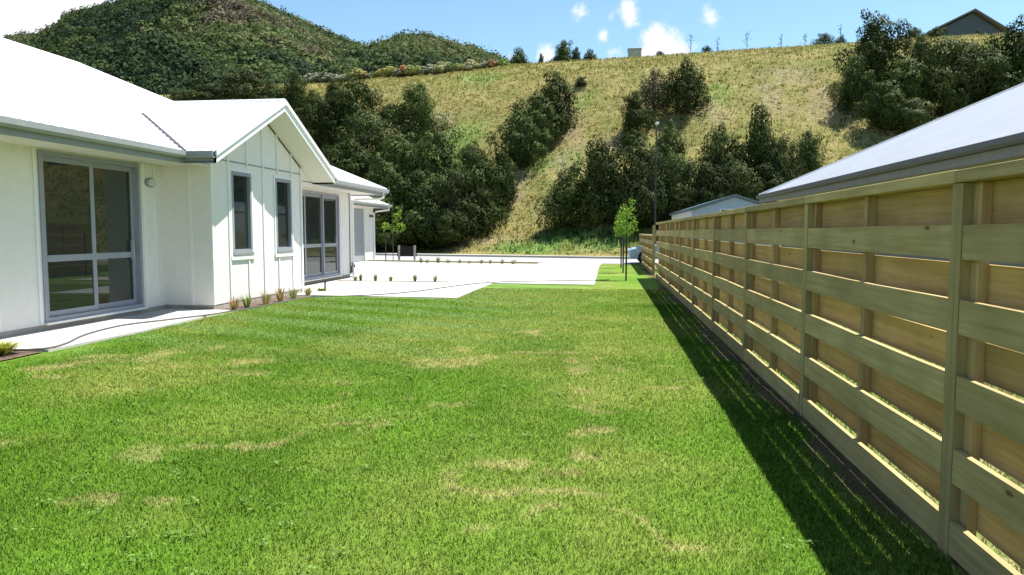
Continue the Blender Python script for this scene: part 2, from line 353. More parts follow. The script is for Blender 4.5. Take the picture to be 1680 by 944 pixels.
def far_hills():
    D = 340.0
    sx = np.array([-900, -300, -60, 0, 40, 60, 105, 150, 200, 260, 330, 390, 420, 450, 480, 520, 560, 600, 625, 660, 700, 760, 800, 832, 870, 1100]); sy = np.array([120, 90, 66, 62, 47, 30, 20, 10, -8, -28, -24, 2, 10, 24, 36, 54, 70, 82, 74, 63, 62, 78, 92, 106, 118, 190.])
    def top(px): return np.interp(px, sx, sy)
    def H(X, Y):
        px = 995 + FPX * X / Y            # bearing of the column as seen along the valley axis, used once to shape the ridge
        zt = np.array([at_y(p, t, D).z for p, t in zip(np.ravel(px), np.ravel(top(px)))]).reshape(np.shape(px))
        t = np.clip((Y - 120) / (D - 120), 0, 1); z = zt * (t ** .85) + 24 * np.sin(t * math.pi) * (1 - t) * (fbm(X, Y, .012, 5) - .45)
        z = z + np.sin(t * math.pi) * (1 - t) * ((fbm(X, Y, .022, 8) - .5) * 48)
        z = np.where(Y > D, zt - (Y - D) * .25, z); return z
    xs = np.linspace(-560, 60, 150); ys = np.linspace(118, 520, 100); X, Y = np.meshgrid(xs, ys); Z = H(X, Y); n, m = X.shape
    V = np.stack([X, Y, Z], -1).reshape(-1, 3); i = np.arange(n * m).reshape(n, m); F = np.stack([i[:-1, :-1], i[:-1, 1:], i[1:, 1:], i[1:, :-1]], -1).reshape(-1, 4)
    def f(nt, out):
        L = nt.links.new; b = pbsdf(nt, out, .95, .1)
        c = ramp(nt, noise(nt, .05, 8, .65).outputs['Fac'], [(.35, (.030, .042, .016)), (.5, (.055, .065, .024)), (.62, (.10, .085, .045)), (.75, (.12, .11, .085))])
        L(c, b.inputs['Base Color'])
    struct(np_mesh('far_hill', V, F, mat('far_hill_ground', f), smooth=True), 'rugged scrub covered mountainside rising behind the white house', 'hill')
    # scrub clumps
    k = 22000; d = 125 + (D + 12 - 125) * rng.uniform(0, 1, k) ** .8; px = rng.uniform(-60, 850, k); x = (px - 995) / FPX * d; z = H(x, d)
    r = rng.uniform(.7, 2.1, k) * (1 + .5 * (fbm(x, d, .03, 66) - .3)); r *= np.where(rng.uniform(0, 1, k) < .12, 1.9, 1)
    keep = fbm(x, d, .06, 51) > .26; x, d, z, r = x[keep], d[keep], z[keep], r[keep]; k = len(x); q = 28
    dirs = rng.normal(0, 1, (k, q, 3)); dirs[..., 2] = np.abs(dirs[..., 2]) * .9; dirs /= np.linalg.norm(dirs, axis=2)[..., None]
    P = np.stack([x, d, z], 1)[:, None, :] + dirs * r[:, None, None] * np.array([1, 1, 1.15]) * rng.uniform(.8, .95, (k, q, 1))
    V, F = cards(P.reshape(-1, 3), dirs.reshape(-1, 3), np.repeat(np.minimum(r * .5, 1.0), q), 1, .3)
    pal = np.array([(.022, .040, .020), (.032, .055, .022), (.048, .075, .025), (.078, .105, .034), (.100, .112, .045), (.105, .092, .062)]) * 1.15
    pk = np.clip(((fbm(x, d, .022, 71) - .5) * 13 + 2.2 + rng.normal(0, .8, k)).astype(int), 0, 5)
    c = np.repeat(pal[pk] * rng.uniform(.62, 1.3, (k, 1)), q, 0) * rng.uniform(.9, 1.1, (k * q, 1))
    tag(np_mesh('hillside_bush', V, F, M_bush, np.repeat(c, 4, 0), smooth=True, nrm=np.repeat(dirs.reshape(-1, 3), 4, 0)), 'dense native scrub covering the far mountainside as one mass', 'bush', kind='stuff')
far_hills()

# ------------------------------------------------------------------ road, verge, driveway, lawn
def sheet(name, pts, m, z, parent=None): return struct(MB().poly([(x, y, z) for x, y in pts]).build(name, m, parent))
def slab(name, pts, m, z0, z1): return struct(MB().prism([(x, y, z0) for x, y in pts], (0, 0, z1 - z0)).build(name, m))
def f_verge(nt, out):
    b = pbsdf(nt, out, .95, .1)
    nt.links.new(ramp(nt, noise(nt, 1.2, 8, .7).outputs['Fac'], [(.3, (.13, .13, .04)), (.5, (.22, .19, .075)), (.7, (.29, .24, .12))]), b.inputs['Base Color'])
    nt.links.new(bump(nt, noise(nt, 30, 4).outputs['Fac'], .8, .03), b.inputs['Normal'])
M_verge = mat('dry_verge_grass', f_verge)
sheet('verge', [(-60, 30), (60, 30), (60, 45.2), (12, 45.4), (1, 46.3), (-16, 51.4), (-60, 57)], M_verge, -.012)
sheet('road', [(-60, 40.3), (-11.7, 37.1), (1, 34.7), (60, 31.5), (60, 37.5), (1, 41.0), (-14, 45.2), (-60, 52.5)], M_road, .004)
def strip(name, a, wd, z0, z1, m):
    a = [Vector((x, y, 0)) for x, y in a]; mb = MB(); n = len(a)
    b = []
    for i, p in enumerate(a):
        t = (a[min(i + 1, n - 1)] - a[max(i - 1, 0)]).normalized(); b.append(p + Vector((-t.y, t.x, 0)) * wd)
    for i in range(n - 1): mb.prism([(a[i].x, a[i].y, z0), (a[i + 1].x, a[i + 1].y, z0), (b[i + 1].x, b[i + 1].y, z0), (b[i].x, b[i].y, z0)], (0, 0, z1 - z0))
    return struct(mb.build(name, m))
strip('kerb', [(-60, 52.7), (-14, 45.4), (1, 41.2), (60, 37.7)], .22, -.05, .11, M_conc)
strip('footpath', [(-60, 55.6), (-15.5, 48.6), (1, 43.3), (60, 40.2)], .75, -.05, .03, M_conc)
strip('near_kerb', [(-60, 39.95), (-11.7, 36.75), (-3.2, 35.1)], .2, -.05, .05, M_conc)
slab('driveway', [(-8.15, 16.75), (-3.33, 16.35), (-3.25, 21.2), (-.32, 20.9), (-.30, 32.2), (-.2, 34.95), (-2.9, 35.4), (-3.2, 33.8), (-9, 35.0), (-11.9, 36.0), (-18, 36.5), (-18, 23), (-8.15, 23)], M_conc, -.12, .016)
slab('patio', [(-8.4, 8.35), (-6.9, 8.4), (-6.84, 10.3), (-7.0, 13.12), (-8.4, 13.2)], M_conc, -.12, .03)
sheet('planting_bed', [(-8.05, 21.45), (-4.6, 21.35), (-4.6, 21.62), (-8.05, 21.75)], M_mulch, .0205)
sheet('wall_bed', [(-7.6, 13.14), (-7.02, 13.14), (-6.72, 16.7), (-8.1, 16.74), (-7.6, 15)], M_mulch, .012)
sheet('corner_bed', [(-8.4, 2), (-6.95, 2), (-6.92, 8.34), (-8.4, 8.34)], M_mulch, .012)

DRY = [(985, 597, 24, 9), (930, 660, 45, 6), (885, 573, 60, 5), (1085, 632, 40, 6), (395, 607, 45, 6), (300, 735, 32, 22), (80, 712, 20, 8), (880, 775, 90, 14), (960, 730, 40, 9), (740, 585, 45, 5), (770, 640, 30, 5), (1125, 860, 50, 10), (250, 588, 60, 6), (440, 712, 60, 8), (880, 547, 40, 4), (730, 597, 30, 4), (700, 555, 35, 5), (980, 640, 40, 5), (100, 600, 60, 8), (560, 640, 40, 6), (1110, 605, 16, 5), (900, 850, 70, 14), (640, 700, 50, 8), (200, 830, 60, 12), (980, 790, 40, 12)]
DRYW = [(p.x, p.y, rx * p.length / FPX, ry * p.length / FPX * p.length / EYE) for p, rx, ry in ((at_z(a, b), c, d) for a, b, c, d in DRY)]
def lawn_masks(x, y):
    wx = x + (fbm(x, y, 2.2, 91) - .5) * 1.3; wy = y + (fbm(x, y, 1.6, 92) - .5) * 2.2
    dry = np.zeros(len(x))
    for a, b, rx, ry in DRYW: dry = np.maximum(dry, np.clip(1.25 - ((wx - a) / (rx * 1.2)) ** 2 - ((wy - b) / (ry * 1.2)) ** 2, 0, 1))
    dry = dry * np.clip(fbm(x, y, 3.5, 93) * 3.2 - .75, 0, 1) * .95
    tired = np.clip((fbm(x, y, .42, 15) - .46) * 4.2, 0, 1) * .7 + np.clip((fbm(x, y, 1.7, 16) - .52) * 4, 0, 1) * .4
    near = np.clip((6.2 - y) / 3.5, 0, 1) * np.clip((x + 1.9) / .9, 0, 1) * np.clip((.9 - x) / .6, 0, 1)
    tired = np.clip(tired + .9 * near * fbm(x, y, 1.2, 17), 0, 1)
    stripe = .5 + .5 * np.sin((x * .42 + y * .9) * 2 * math.pi / 1.15); stripe = stripe * np.clip((y - 7.5) / 4, 0, 1) * np.clip((.2 - x) / 3, 0, 1)
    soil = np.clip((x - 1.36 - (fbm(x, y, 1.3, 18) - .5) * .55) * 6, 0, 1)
    return dry, tired, stripe, soil
def lawn_col(x, y):
    dry, tired, stripe, soil = lawn_masks(x, y); m = lambda a, b, t: a * (1 - t[:, None]) + np.array(b) * t[:, None]
    c = np.tile(np.array([.100, .196, .018]), (len(x), 1)) * (.72 + .56 * fbm(x, y, 1.3, 19))[:, None]
    c = m(c, (.225, .270, .058), tired); c = m(c, (.175, .275, .085), stripe * .7); c = m(c, (.43, .36, .165), dry * .55)
    return c * 1.22, soil
def lawn():
    xs = np.arange(-7.02, 1.64, .07); ys = np.arange(-3, 34.0, .07); X, Y = np.meshgrid(xs, ys); n, m = X.shape; x, y = X.ravel(), Y.ravel()
    z = (fbm(x, y, .5, 77) - .5) * .03 - .006; edge = np.clip((x + 6.6) / .5, 0, 1) * np.clip((16.0 - y) / 1, 0, 1); z = z * edge - .004
    i = np.arange(n * m).reshape(n, m); F = np.stack([i[:-1, :-1], i[:-1, 1:], i[1:, 1:], i[1:, :-1]], -1).reshape(-1, 4)
    c, soil = lawn_col(x, y); c = c * .72
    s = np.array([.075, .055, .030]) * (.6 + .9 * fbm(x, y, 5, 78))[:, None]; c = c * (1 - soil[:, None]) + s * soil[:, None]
    def f(nt, out):
        L = nt.links.new; b = pbsdf(nt, out, .9, .1); a = attr(nt, 'tint')
        fine = ramp(nt, noise(nt, 55, 5, .75).outputs['Fac'], [(.3, (.8, .8, .8)), (.5, (1, 1, 1)), (.72, (1.25, 1.22, 1.25))])
        L(mixc(nt, 1.0, a.outputs['Color'], fine, 'MULTIPLY'), b.inputs['Base Color'])
        L(bump(nt, noise(nt, 70, 5, .7).outputs['Fac'], .4, .02), b.inputs['Normal'])
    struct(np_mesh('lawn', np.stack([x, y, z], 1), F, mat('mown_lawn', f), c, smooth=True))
    k = 900000; y = 1.9 * (19.5 / 1.9) ** rng.uniform(0, 1, k); x = rng.uniform(-7.0, 1.58, k)
    vis = (x > -.92 * y - .4) & (x < .62 * y + .3) & ~((y > 16.2) & (x < -3.3)) & (x < 1.56) & ~((x < -6.86) & (y > 2)) & ~((y > 12.9) & (x < -7.0 + (y - 13) * .1 + .05))
    x, y = x[vis], y[vis]; k = len(x); c, soil = lawn_col(x, y); keep = rng.uniform(0, 1, k) > soil * .93; x, y, c = x[keep], y[keep], c[keep]; k = len(x)
    clump = fbm(x, y, 4, 80); h = rng.uniform(.008, .024, k) * (.5 + .8 * clump); wd = (.0014 + .00038 * y) * rng.uniform(.7, 1.5, k)
    a = rng.uniform(0, 6.28, k); z0 = (fbm(x, y, .5, 77) - .5) * .03 - .012; b = np.stack([x, y, z0], 1); d = np.stack([np.cos(a), np.sin(a), 0 * a], 1) * wd[:, None]
    lean = rng.normal(0, .75, (k, 2)) * h[:, None]; tip = b + np.concatenate([lean, (h + .010)[:, None]], 1)
    V = np.stack([b - d, b + d, tip], 1).reshape(-1, 3); c = c * rng.uniform(.85, 1.2, (k, 1)); pale = rng.uniform(0, 1, k) < .05; c[pale] = c[pale] * .4 + np.array([.27, .29, .13]) * .6
    tag(np_mesh('lawn_grass', V, np.arange(3 * k).reshape(k, 3), M_blade, np.repeat(c, 3, 0), smooth=True, nrm=upn(3 * k, .45)), 'short mown green grass blades of the lawn with dry patches', 'grass', kind='stuff')
    # low broad-leaved weeds in the turf
    k = 330; yc = 2.1 * (11 / 2.1) ** rng.uniform(0, 1, k); xc = rng.uniform(-5, 1.0, k); ok = fbm(xc, yc, .8, 81) > .47; xc, yc = xc[ok], yc[ok]; q = 16
    P = np.stack([np.repeat(xc, q) + rng.normal(0, .035, len(xc) * q), np.repeat(yc, q) + rng.normal(0, .035, len(xc) * q), rng.uniform(.012, .026, len(xc) * q)], 1)
    V, F = cards(P, np.tile([0, 0, 1.0], (len(P), 1)), .02, 1, .35)
    tag(np_mesh('turf_weeds', V, F, M_blade, np.repeat(np.array([.17, .27, .07]) * rng.uniform(.7, 1.4, (len(P), 1)), 4, 0)), 'small pale clover weeds scattered through the lawn', 'weeds', kind='stuff')
    # rank grass beyond the fence
    k = 60000; y = 1.6 * (30 / 1.6) ** rng.uniform(0, 1, k); x = rng.uniform(1.8, 5.4, k); h = rng.uniform(.03, .14, k); a = rng.uniform(0, 6.28, k); b = np.stack([x, y, 0 * x - .03], 1)
    d = np.stack([np.cos(a), np.sin(a), 0 * a], 1) * (.003 + .0006 * y)[:, None]; tip = b + np.stack([rng.normal(0, .5, k) * h, rng.normal(0, .5, k) * h, h], 1)
    g = np.clip((fbm(x, y, .8, 83) - .36) * 5, 0, 1)[:, None]; c = (np.array([.30, .26, .13]) * (1 - g) + np.array([.11, .20, .035]) * g) * rng.uniform(.7, 1.3, (k, 1))
    tag(np_mesh('rank_grass', np.stack([b - d, b + d, tip], 1).reshape(-1, 3), np.arange(3 * k).reshape(k, 3), M_blade, np.repeat(c, 3, 0)), 'straggly straw and green grass on the ground beyond the fence', 'grass', kind='stuff')
lawn()
def f_yard(nt, out):
    b = pbsdf(nt, out, .95, .1)
    nt.links.new(ramp(nt, noise(nt, .9, 8, .7).outputs['Fac'], [(.3, (.10, .17, .03)), (.5, (.15, .19, .05)), (.62, (.26, .23, .11)), (.75, (.34, .29, .18))]), b.inputs['Base Color'])
    nt.links.new(bump(nt, noise(nt, 30, 4).outputs['Fac'], .8, .03), b.inputs['Normal'])
sheet('neighbour_yard', [(1.66, -4), (30, -4), (30, 31), (1.66, 31)], mat('rough_yard_grass', f_yard), -.008)

# ------------------------------------------------------------------ house
XA, XC, XE = -8.30, -7.35, -7.33         # main wall, gable wall, main eave
ZE, PIT = 2.89, math.tan(R(25))
XR, ZR = -13.58, 2.89 + PIT * (13.58 - 7.33)
XB, YB0, YE = -19.83, -3.0, 24.35        # back eave, near eave end, far eave end
GY, GX, GZ = 15.2, -6.75, 4.24           # gable ridge line and its front edge
YG0, YG1 = GY - 2.9, GY + 2.9
house = empty('house', (-11, 12, 0), 'long white board-and-batten house with pale steel hip roof beside the lawn', 'house')
def H(mb, name, m, parent=house, **kw):
    o = mb.build(name, m, None, **kw); o.parent = parent
    o.matrix_parent_inverse = Matrix.Identity(4)
    p = parent
    off = Vector((0, 0, 0))
    while p: off += p.location; p = p.parent
    o.location = -off
    return o
def sub(o): return o
# walls, built round their openings (x is out of the wall)
TH = .12
def wall_y(mb, xf, y0, y1, z0, z1, holes):
    ys = sorted({y0, y1, *[h[0] for h in holes], *[h[1] for h in holes]})
    for a, b in zip(ys, ys[1:]):
        hs = [h for h in holes if h[0] <= a and h[1] >= b]
        if not hs: mb.box(xf - TH, xf, a, b, z0, z1)
        else:
            h = hs[0]
            if h[2] > z0: mb.box(xf - TH, xf, a, b, z0, h[2])
            if h[3] < z1: mb.box(xf - TH, xf, a, b, h[3], z1)
S1 = (10.06, 12.46, .14, 2.70); S2 = (18.55, 22.48, .14, 2.64)
W1 = (13.93, 14.76, 1.07, 2.69); W2 = (15.90, 16.74, 1.07, 2.69)
ZT = 2.80
mb = MB(); wall_y(mb, XA, -2.4, 13.17, .11, ZT, [S1]); H(mb, 'wall', M_white)
mb = MB(); wall_y(mb, XA, 17.36, 23.5, .11, ZT, [S2]); H(mb, 'wall', M_white)
mb = MB(); wall_y(mb, XC, 13.15, 17.36, .11, ZT, [W1, W2])
mb.prism([(XC - TH, 13.15, ZT), (XC - TH, 17.36, ZT), (XC - TH, 17.36, 3.0), (XC - TH, GY, GZ - .24), (XC - TH, 13.15, 3.0)], (TH, 0, 0)); 
for s_ in (-1, 1):
    ya = 17.362 if s_ > 0 else 13.148; yo = GY + s_ * 2.86; ru = lambda y: ZE + PIT * (2.9 - abs(y - GY)) - .185
    mb.prism([(XC - TH, ya, 2.715), (XC - TH, yo, 2.715), (XC - TH, yo, max(2.72, ru(yo))), (XC - TH, ya, ru(ya))], (TH, 0, 0))
H(mb, 'gable_wall', M_white)
H(MB().box(XA - .06, XC - TH, 13.15, 13.27, .11, ZT), 'return_wall', M_white)
H(MB().box(XA - .06, XC - TH, 17.24, 17.36, .11, ZT), 'return_wall', M_white)
H(MB().box(-19.0, XA, 23.38, 23.5, .11, ZT), 'end_wall', M_white)
H(MB().box(-19.0, -18.88, -2.4, 23.38, .11, ZT).box(-18.88, XA, -2.4, -2.28, .11, ZT), 'back_wall', M_white)
H(MB().box(-18.9, XA - .008, -2.35, 23.45, -.1, .108).box(XA - .1, XC - .008, 13.18, 17.33, -.1, .108), 'foundation', M_found)
H(MB().box(-18.8, XA - .13, -2.2, 23.3, .109, .125).box(XA - .13, XC - .13, 13.3, 17.2, .109, .125), 'floor', M_carpet)
H(MB().box(-12.6, -12.5, -2.2, 23.3, .126, 2.7).box(-12.5, XA - .13, 9.0, 9.1, .126, 2.7).box(-12.5, XA - .13, 17.6, 17.7, .126, 2.7), 'partition', M_inner)
# roof: main hip with a cross gable
def quad_roof(mb, pts, th=.03): mb.prism([Vector(p) - Vector((0, 0, th)) for p in pts], (0, 0, th))
VX = XE - 2.9
mb = MB()
vt = (VX + .0, GY, GZ)
main_front = [(XE, YB0, ZE), (XE, YG0, ZE), (VX, GY, ZE + PIT * 2.9), (XE, YG1, ZE), (XE, YE, ZE), (XR, YE - (XE - XR), ZR), (XR, YB0, ZR)]
quad_roof(mb, main_front)
quad_roof(mb, [(XB, YB0, ZE), (XR, YB0, ZR), (XR, YE - (XE - XR), ZR), (XB, YE, ZE)])
quad_roof(mb, [(XE, YE, ZE), (XB, YE, ZE), (XR, YE - (XE - XR), ZR)])
roof = H(mb, 'roof', M_roof)
mb = MB(); g = ZE + PIT * 2.9
quad_roof(mb, [(XE, YG0, ZE), (GX, YG0, ZE), (GX, GY, g), (VX, GY, g)]); quad_roof(mb, [(GX, YG1, ZE), (XE, YG1, ZE), (VX, GY, g), (GX, GY, g)])
groof = H(mb, 'gable_roof', M_roof)
def ribs(face_fn, n, name, parent, m=M_roof):
    mb = MB()
    for i in range(n):
        a, b, wdir = face_fn(i)
        a, b = Vector(a), Vector(b); wv = Vector(wdir) * .012; up = Vector((0, 0, .022))
        mb.prism([a - wv * 1.6, a + wv * 1.6, a + wv * .7 + up, a - wv * .7 + up], b - a)
    o = H(mb, name, m); o['kind'] = 'stuff'; return o
def main_rib(i):
    y = YB0 + .1 + i * .19
    top = XR if y < YE - (XE - XR) else XE - (YE - y)
    x0 = XE
    if YG0 < y < YG1: x0 = XE - (2.9 - abs(y - GY))
    if x0 - top < .02: top = x0 - .02
    return (x0, y, ZE + PIT * (XE - x0)), (top, y, ZE + PIT * (XE - top)), (0, 1, 0)
ribs(main_rib, int((YE - YB0 - .2) / .19), 'roof_rib', house)
def gr(s):
    def f(i):
        x = GX - .06 - i * .19; d = max(0, XE - x)
        lo = 2.9 - d if x < XE else 2.9
        return (x, GY + s * lo, g - PIT * lo), (x, GY, g), (1, 0, 0)
    return f
ribs(gr(-1), 18, 'roof_rib', house); ribs(gr(1), 18, 'roof_rib', house)
def capline(a, b, name, r=.06, m=M_roof): return H(MB().tube([a, b], r, 8), name, m)
capline((XR, YB0, ZR), (XR, YE - (XE - XR), ZR), 'ridge_cap'); capline((XR, YE - (XE - XR), ZR), (XE, YE, ZE), 'hip_cap', .05)
capline((VX, GY, g + .005), (GX, GY, g + .005), 'ridge_cap', .045)
H(MB().prism([(XE - .03, YG0 - .02, ZE + .02), (XE + .03, YG0 + .03, ZE + .02), (VX + .75, GY - .72, g + .02 - PIT * .73), (VX + .69, GY - .77, g + .02 - PIT * .73)], (0, 0, .012)), 'valley_flashing', M_dark)
# gutters + fascia
def gutter(a, b, name='gutter', parent=house, dz=0):
    a, b = Vector(a), Vector(b); t = (b - a).normalized(); n = Vector((t.y, -t.x, 0)); prof = [(-.01, -.115), (.075, -.115), (.105, -.08), (.105, 0), (.085, 0), (.085, -.09), (-.01, -.09)]
    mb = MB(); mb.prism([a + n * u + Vector((0, 0, v + dz)) for u, v in prof], b - a); return H(mb, name, M_gutter, parent)
def fascia(a, b, parent=house):
    a, b = Vector(a), Vector(b); t = (b - a).normalized(); n = Vector((t.y, -t.x, 0)); mb = MB()
    mb.prism([a - n * .03 + Vector((0, 0, -.205)), a - n * .0 + Vector((0, 0, -.205)), a + Vector((0, 0, -.02)), a - n * .03 + Vector((0, 0, -.02))], b - a); return H(mb, 'fascia', M_gutter, parent)
for a, b in (((XE, YB0, ZE), (XE, YG0, ZE)), ((XE, YG0, ZE), (GX, YG0, ZE)), ((GX, YG1, ZE), (XE, YG1, ZE)), ((XE, YG1, ZE), (XE, YE, ZE)), ((XE, YE, ZE), (XB, YE, ZE))):
    a, b = Vector(a), Vector(b)
    # outward side: right-hand normal of direction must point out of the roof
    gutter(a, b); fascia(a, b)
ZS = 2.735
H(MB().box(XE - .03 - .94, XE - .03, YB0, YG0 - .03, ZS, ZS + .012).box(-8.28, XC, YG0 + .03, 13.15, ZS, ZS + .012).box(-8.28, XE - .03, 17.36, YE - .03, ZS, ZS + .012).box(-18.9, XE - .04, 23.5, YE - .03, ZS - .002, ZS + .01), 'soffit', M_soffit)
H(MB().box(-18.8, XA - .13, -2.2, 23.3, 2.745, 2.76), 'ceiling', M_inner)
# raked gable soffit and barge boards
def rake(s, z_off, th, x0, x1, name, m):
    mb = MB(); e = GY + s * 2.9
    mb.prism([(x0, e, ZE + z_off), (x0, GY, g + z_off), (x0, GY, g + z_off - th), (x0, e, ZE + z_off - th)], (x1 - x0, 0, 0)); return H(mb, name, m)
for s in (-1, 1):
    rake(s, -.17, .012, XC, GX - .035, 'gable_soffit', M_soffit)
    rake(s, -.075, .135, GX - .035, GX, 'barge_board', M_trim)
    rake(s, .02, .095, GX - .02, GX + .03, 'barge_flashing', M_trim)
    e = GY + s * 2.9
H(MB().box(XC - .5, GX - .036, YG1 - .03, YG1, ZE - .205, ZE - .02), 'fascia', M_gutter)
# battens on the gable wall
for y in (13.83, 14.60, 15.31, 16.03, 16.78):
    rz = g - .20 - PIT * abs(y - GY)
    if y in (14.60, 16.03): segs = [(.115, 1.0), (2.79, rz)] if y == 14.60 else [(.115, 1.0), (2.79, rz)]
    else: segs = [(.115, rz)]
    for z0, z1 in segs: H(MB().box(XC, XC + .022, y - .026, y + .026, z0, z1), 'batten', M_trim)
H(MB().box(XC, XC + .03, 13.15, 13.21, .112, 2.98), 'corner_batten', M_trim); H(MB().box(XC, XC + .03, 17.27, 17.355, .112, 3.0), 'corner_batten', M_trim)
H(MB().box(XC, XC + .012, 13.21, 17.27, 2.86, 2.885), 'joint_flashing', M_gutter)
for y in (9.22, 9.98, 12.55, 12.88): H(MB().box(XA, XA + .022, y - .024, y + .024, .115, 2.73), 'batten', M_trim)
for y in (1.6, 2.36, 3.12, 3.88, 4.64, 5.4, 6.16, 6.92, 7.68, 8.44): H(MB().box(XA, XA + .022, y - .024, y + .024, .115, 2.73), 'batten', M_trim)
for y in (22.62, 22.79, 22.96, 23.13, 23.30): H(MB().box(XA, XA + .022, y - .022, y + .022, .115, 2.73), 'batten', M_trim)
for x in (-7.75,): H(MB().box(x - .024, x + .024, 13.128, 13.15, .115, 2.73), 'batten', M_trim)
H(MB().box(XA - .02, XA + .035, 23.44, 23.53, .112, 2.73), 'corner_batten', M_trim)

def frame(mb, xf, y0, y1, z0, z1, wd, dp):
    mb.box(xf - dp, xf, y0, y0 + wd, z0, z1); mb.box(xf - dp, xf, y1 - wd, y1, z0, z1); mb.box(xf - dp, xf, y0 + wd, y1 - wd, z1 - wd, z1); mb.box(xf - dp, xf, y0 + wd, y1 - wd, z0, z0 + wd); return mb
def window(y0, y1, z0, z1):
    f = H(frame(MB(), XC + .025, y0, y1, z0, z1, .07, .11), 'window', M_alu)
    def P(mb, nm, m): o = mb.build(nm, m); o.parent = f; o.matrix_parent_inverse = Matrix.Identity(4); return o
    P(MB().box(XC - .055, XC - .043, y0 + .065, y1 - .065, z0 + .065, z1 - .065), 'pane', M_glass)
    P(MB().box(XC - .045, XC + .045, y0 - .005, y1 + .02, z0 - .045, z0 - .002), 'sill', M_gutter)
    mb = MB(); t = .06
    mb.box(XC, XC + .02, y0 - t, y0 - .002, z0 - .05, z1 + t).box(XC, XC + .02, y1 + .002, y1 + t, z0 - .05, z1 + t).box(XC, XC + .019, y0, y1, z1 + .002, z1 + t)
    mb.box(XC, XC + .034, y0 - t - .02, y1 + t + .02, z0 - .14, z0 - .052); P(mb, 'trim', M_trim)
for wn in (W1, W2): window(*wn)
def slider(y0, y1, z0, z1, mulls, name='sliding_door'):
    f = H(frame(MB(), XA + .02, y0, y1, z0, z1, .065, .13), name, M_alu)
    def P(mb, nm, m): o = mb.build(nm, m); o.parent = f; o.matrix_parent_inverse = Matrix.Identity(4); return o
    ed = [y0 + .066] + mulls + [y1 - .066]
    for i, (a, b) in enumerate(zip(ed, ed[1:])):
        dx = -.03 - .045 * (i % 2); a2 = a - (.05 if i else 0); b2 = b + .0; mb = frame(MB(), XA + dx, a2, b2, z0 + .067, z1 - .067, .085, .04)
        mb.box(XA + dx - .04, XA + dx, a2 + .085, b2 - .085, 1.04, 1.14); P(mb, 'door_leaf', M_alu)
        P(MB().box(XA + dx - .026, XA + dx - .016, a2 + .08, b2 - .08, z0 + .14, 1.042), 'pane', M_glass); P(MB().box(XA + dx - .026, XA + dx - .016, a2 + .08, b2 - .08, 1.138, z1 - .14), 'pane', M_glass)
    P(MB().box(XA - .1, XA + .07, y0 - .03, y1 + .03, z0 - .035, z0 - .002), 'sill', M_trim)
    P(MB().box(XA - .075 + .001, XA - .02, y1 - .2, y1 - .17, 1.0, 1.35), 'handle', M_galv)
    return f
slider(*S1, [11.30]); slider(*S2, [19.95, 21.28])
# porch lintel and downpipe
H(MB().box(XC - .05, XC + .0, 17.362, YG1 - .04, ZS - .12, ZS - .002), 'porch_beam', M_trim)
H(MB().tube([(XE + .04, 23.9, 2.77), (XE + .04, 23.9, 2.62), (XE - .1, 23.85, 2.56), (XA + .12, 23.6, 2.54), (XA + .06, 23.58, 2.46), (XA + .06, 23.58, .05)], .04, 8, ), 'downpipe', M_trim)
# garage wing
XG, YGE, XGE = -12.0, 37.5, -11.3
H(MB().box(XG - TH, XG, 23.5, 30.9, .03, 2.74).box(XG - TH, XG, 36.1, YGE, .03, 2.74).box(XG - TH, XG, 30.9, 36.1, 2.62, 2.74).box(-18.9, XG - TH, YGE - TH, YGE, .03, 2.74).box(-18.9, -18.78, 23.5, YGE - TH, .03, 2.74), 'garage_wall', M_white)
gd = H(MB().box(XG - .1, XG - .06, 30.9, 36.1, .02, 2.62), 'garage_door', plain('garage_door_steel', (.30, .32, .34), .5, .04))
for k in range(5): o = MB().box(XG - .06, XG - .045, 30.92, 36.08, .05 + k * .515, .05 + k * .515 + .49).build('door_panel', MATS['garage_door_steel']); o.parent = gd
mb = MB(); GE = YGE + .75; xr = -15.4; zr = ZE + PIT * (XGE - xr); xb = -19.5
quad_roof(mb, [(XGE, 24.2, ZE), (XGE, GE, ZE), (xr, GE - (XGE - xr), zr), (xr, 24.2, zr)]); quad_roof(mb, [(xb, 24.2, ZE), (xr, 24.2, zr), (xr, GE - (XGE - xr), zr), (xb, GE, ZE)]); quad_roof(mb, [(XGE, GE, ZE), (xb, GE, ZE), (xr, GE - (XGE - xr), zr)])
H(mb, 'garage_roof', M_roof); gutter((XGE, 24.4, ZE), (XGE, GE, ZE)); fascia((XGE, 24.4, ZE), (XGE, GE, ZE)); gutter((XGE, GE, ZE), (xb, GE, ZE)); fascia((XGE, GE, ZE), (xb, GE, ZE))
H(MB().box(XG - .05, XGE - .03, 24.4, GE - .03, ZS, ZS + .012).box(-18.9, XG - .05, YGE - .02, GE - .03, ZS, ZS + .012), 'garage_soffit', M_soffit)
H(MB().tube([(XGE + .03, GE - .35, 2.77), (XGE + .03, GE - .35, 2.62), (XG + .15, YGE - .05, 2.52), (XG + .06, YGE - .06, 2.44), (XG + .06, YGE - .06, .04)], .045, 8), 'downpipe', M_trim)
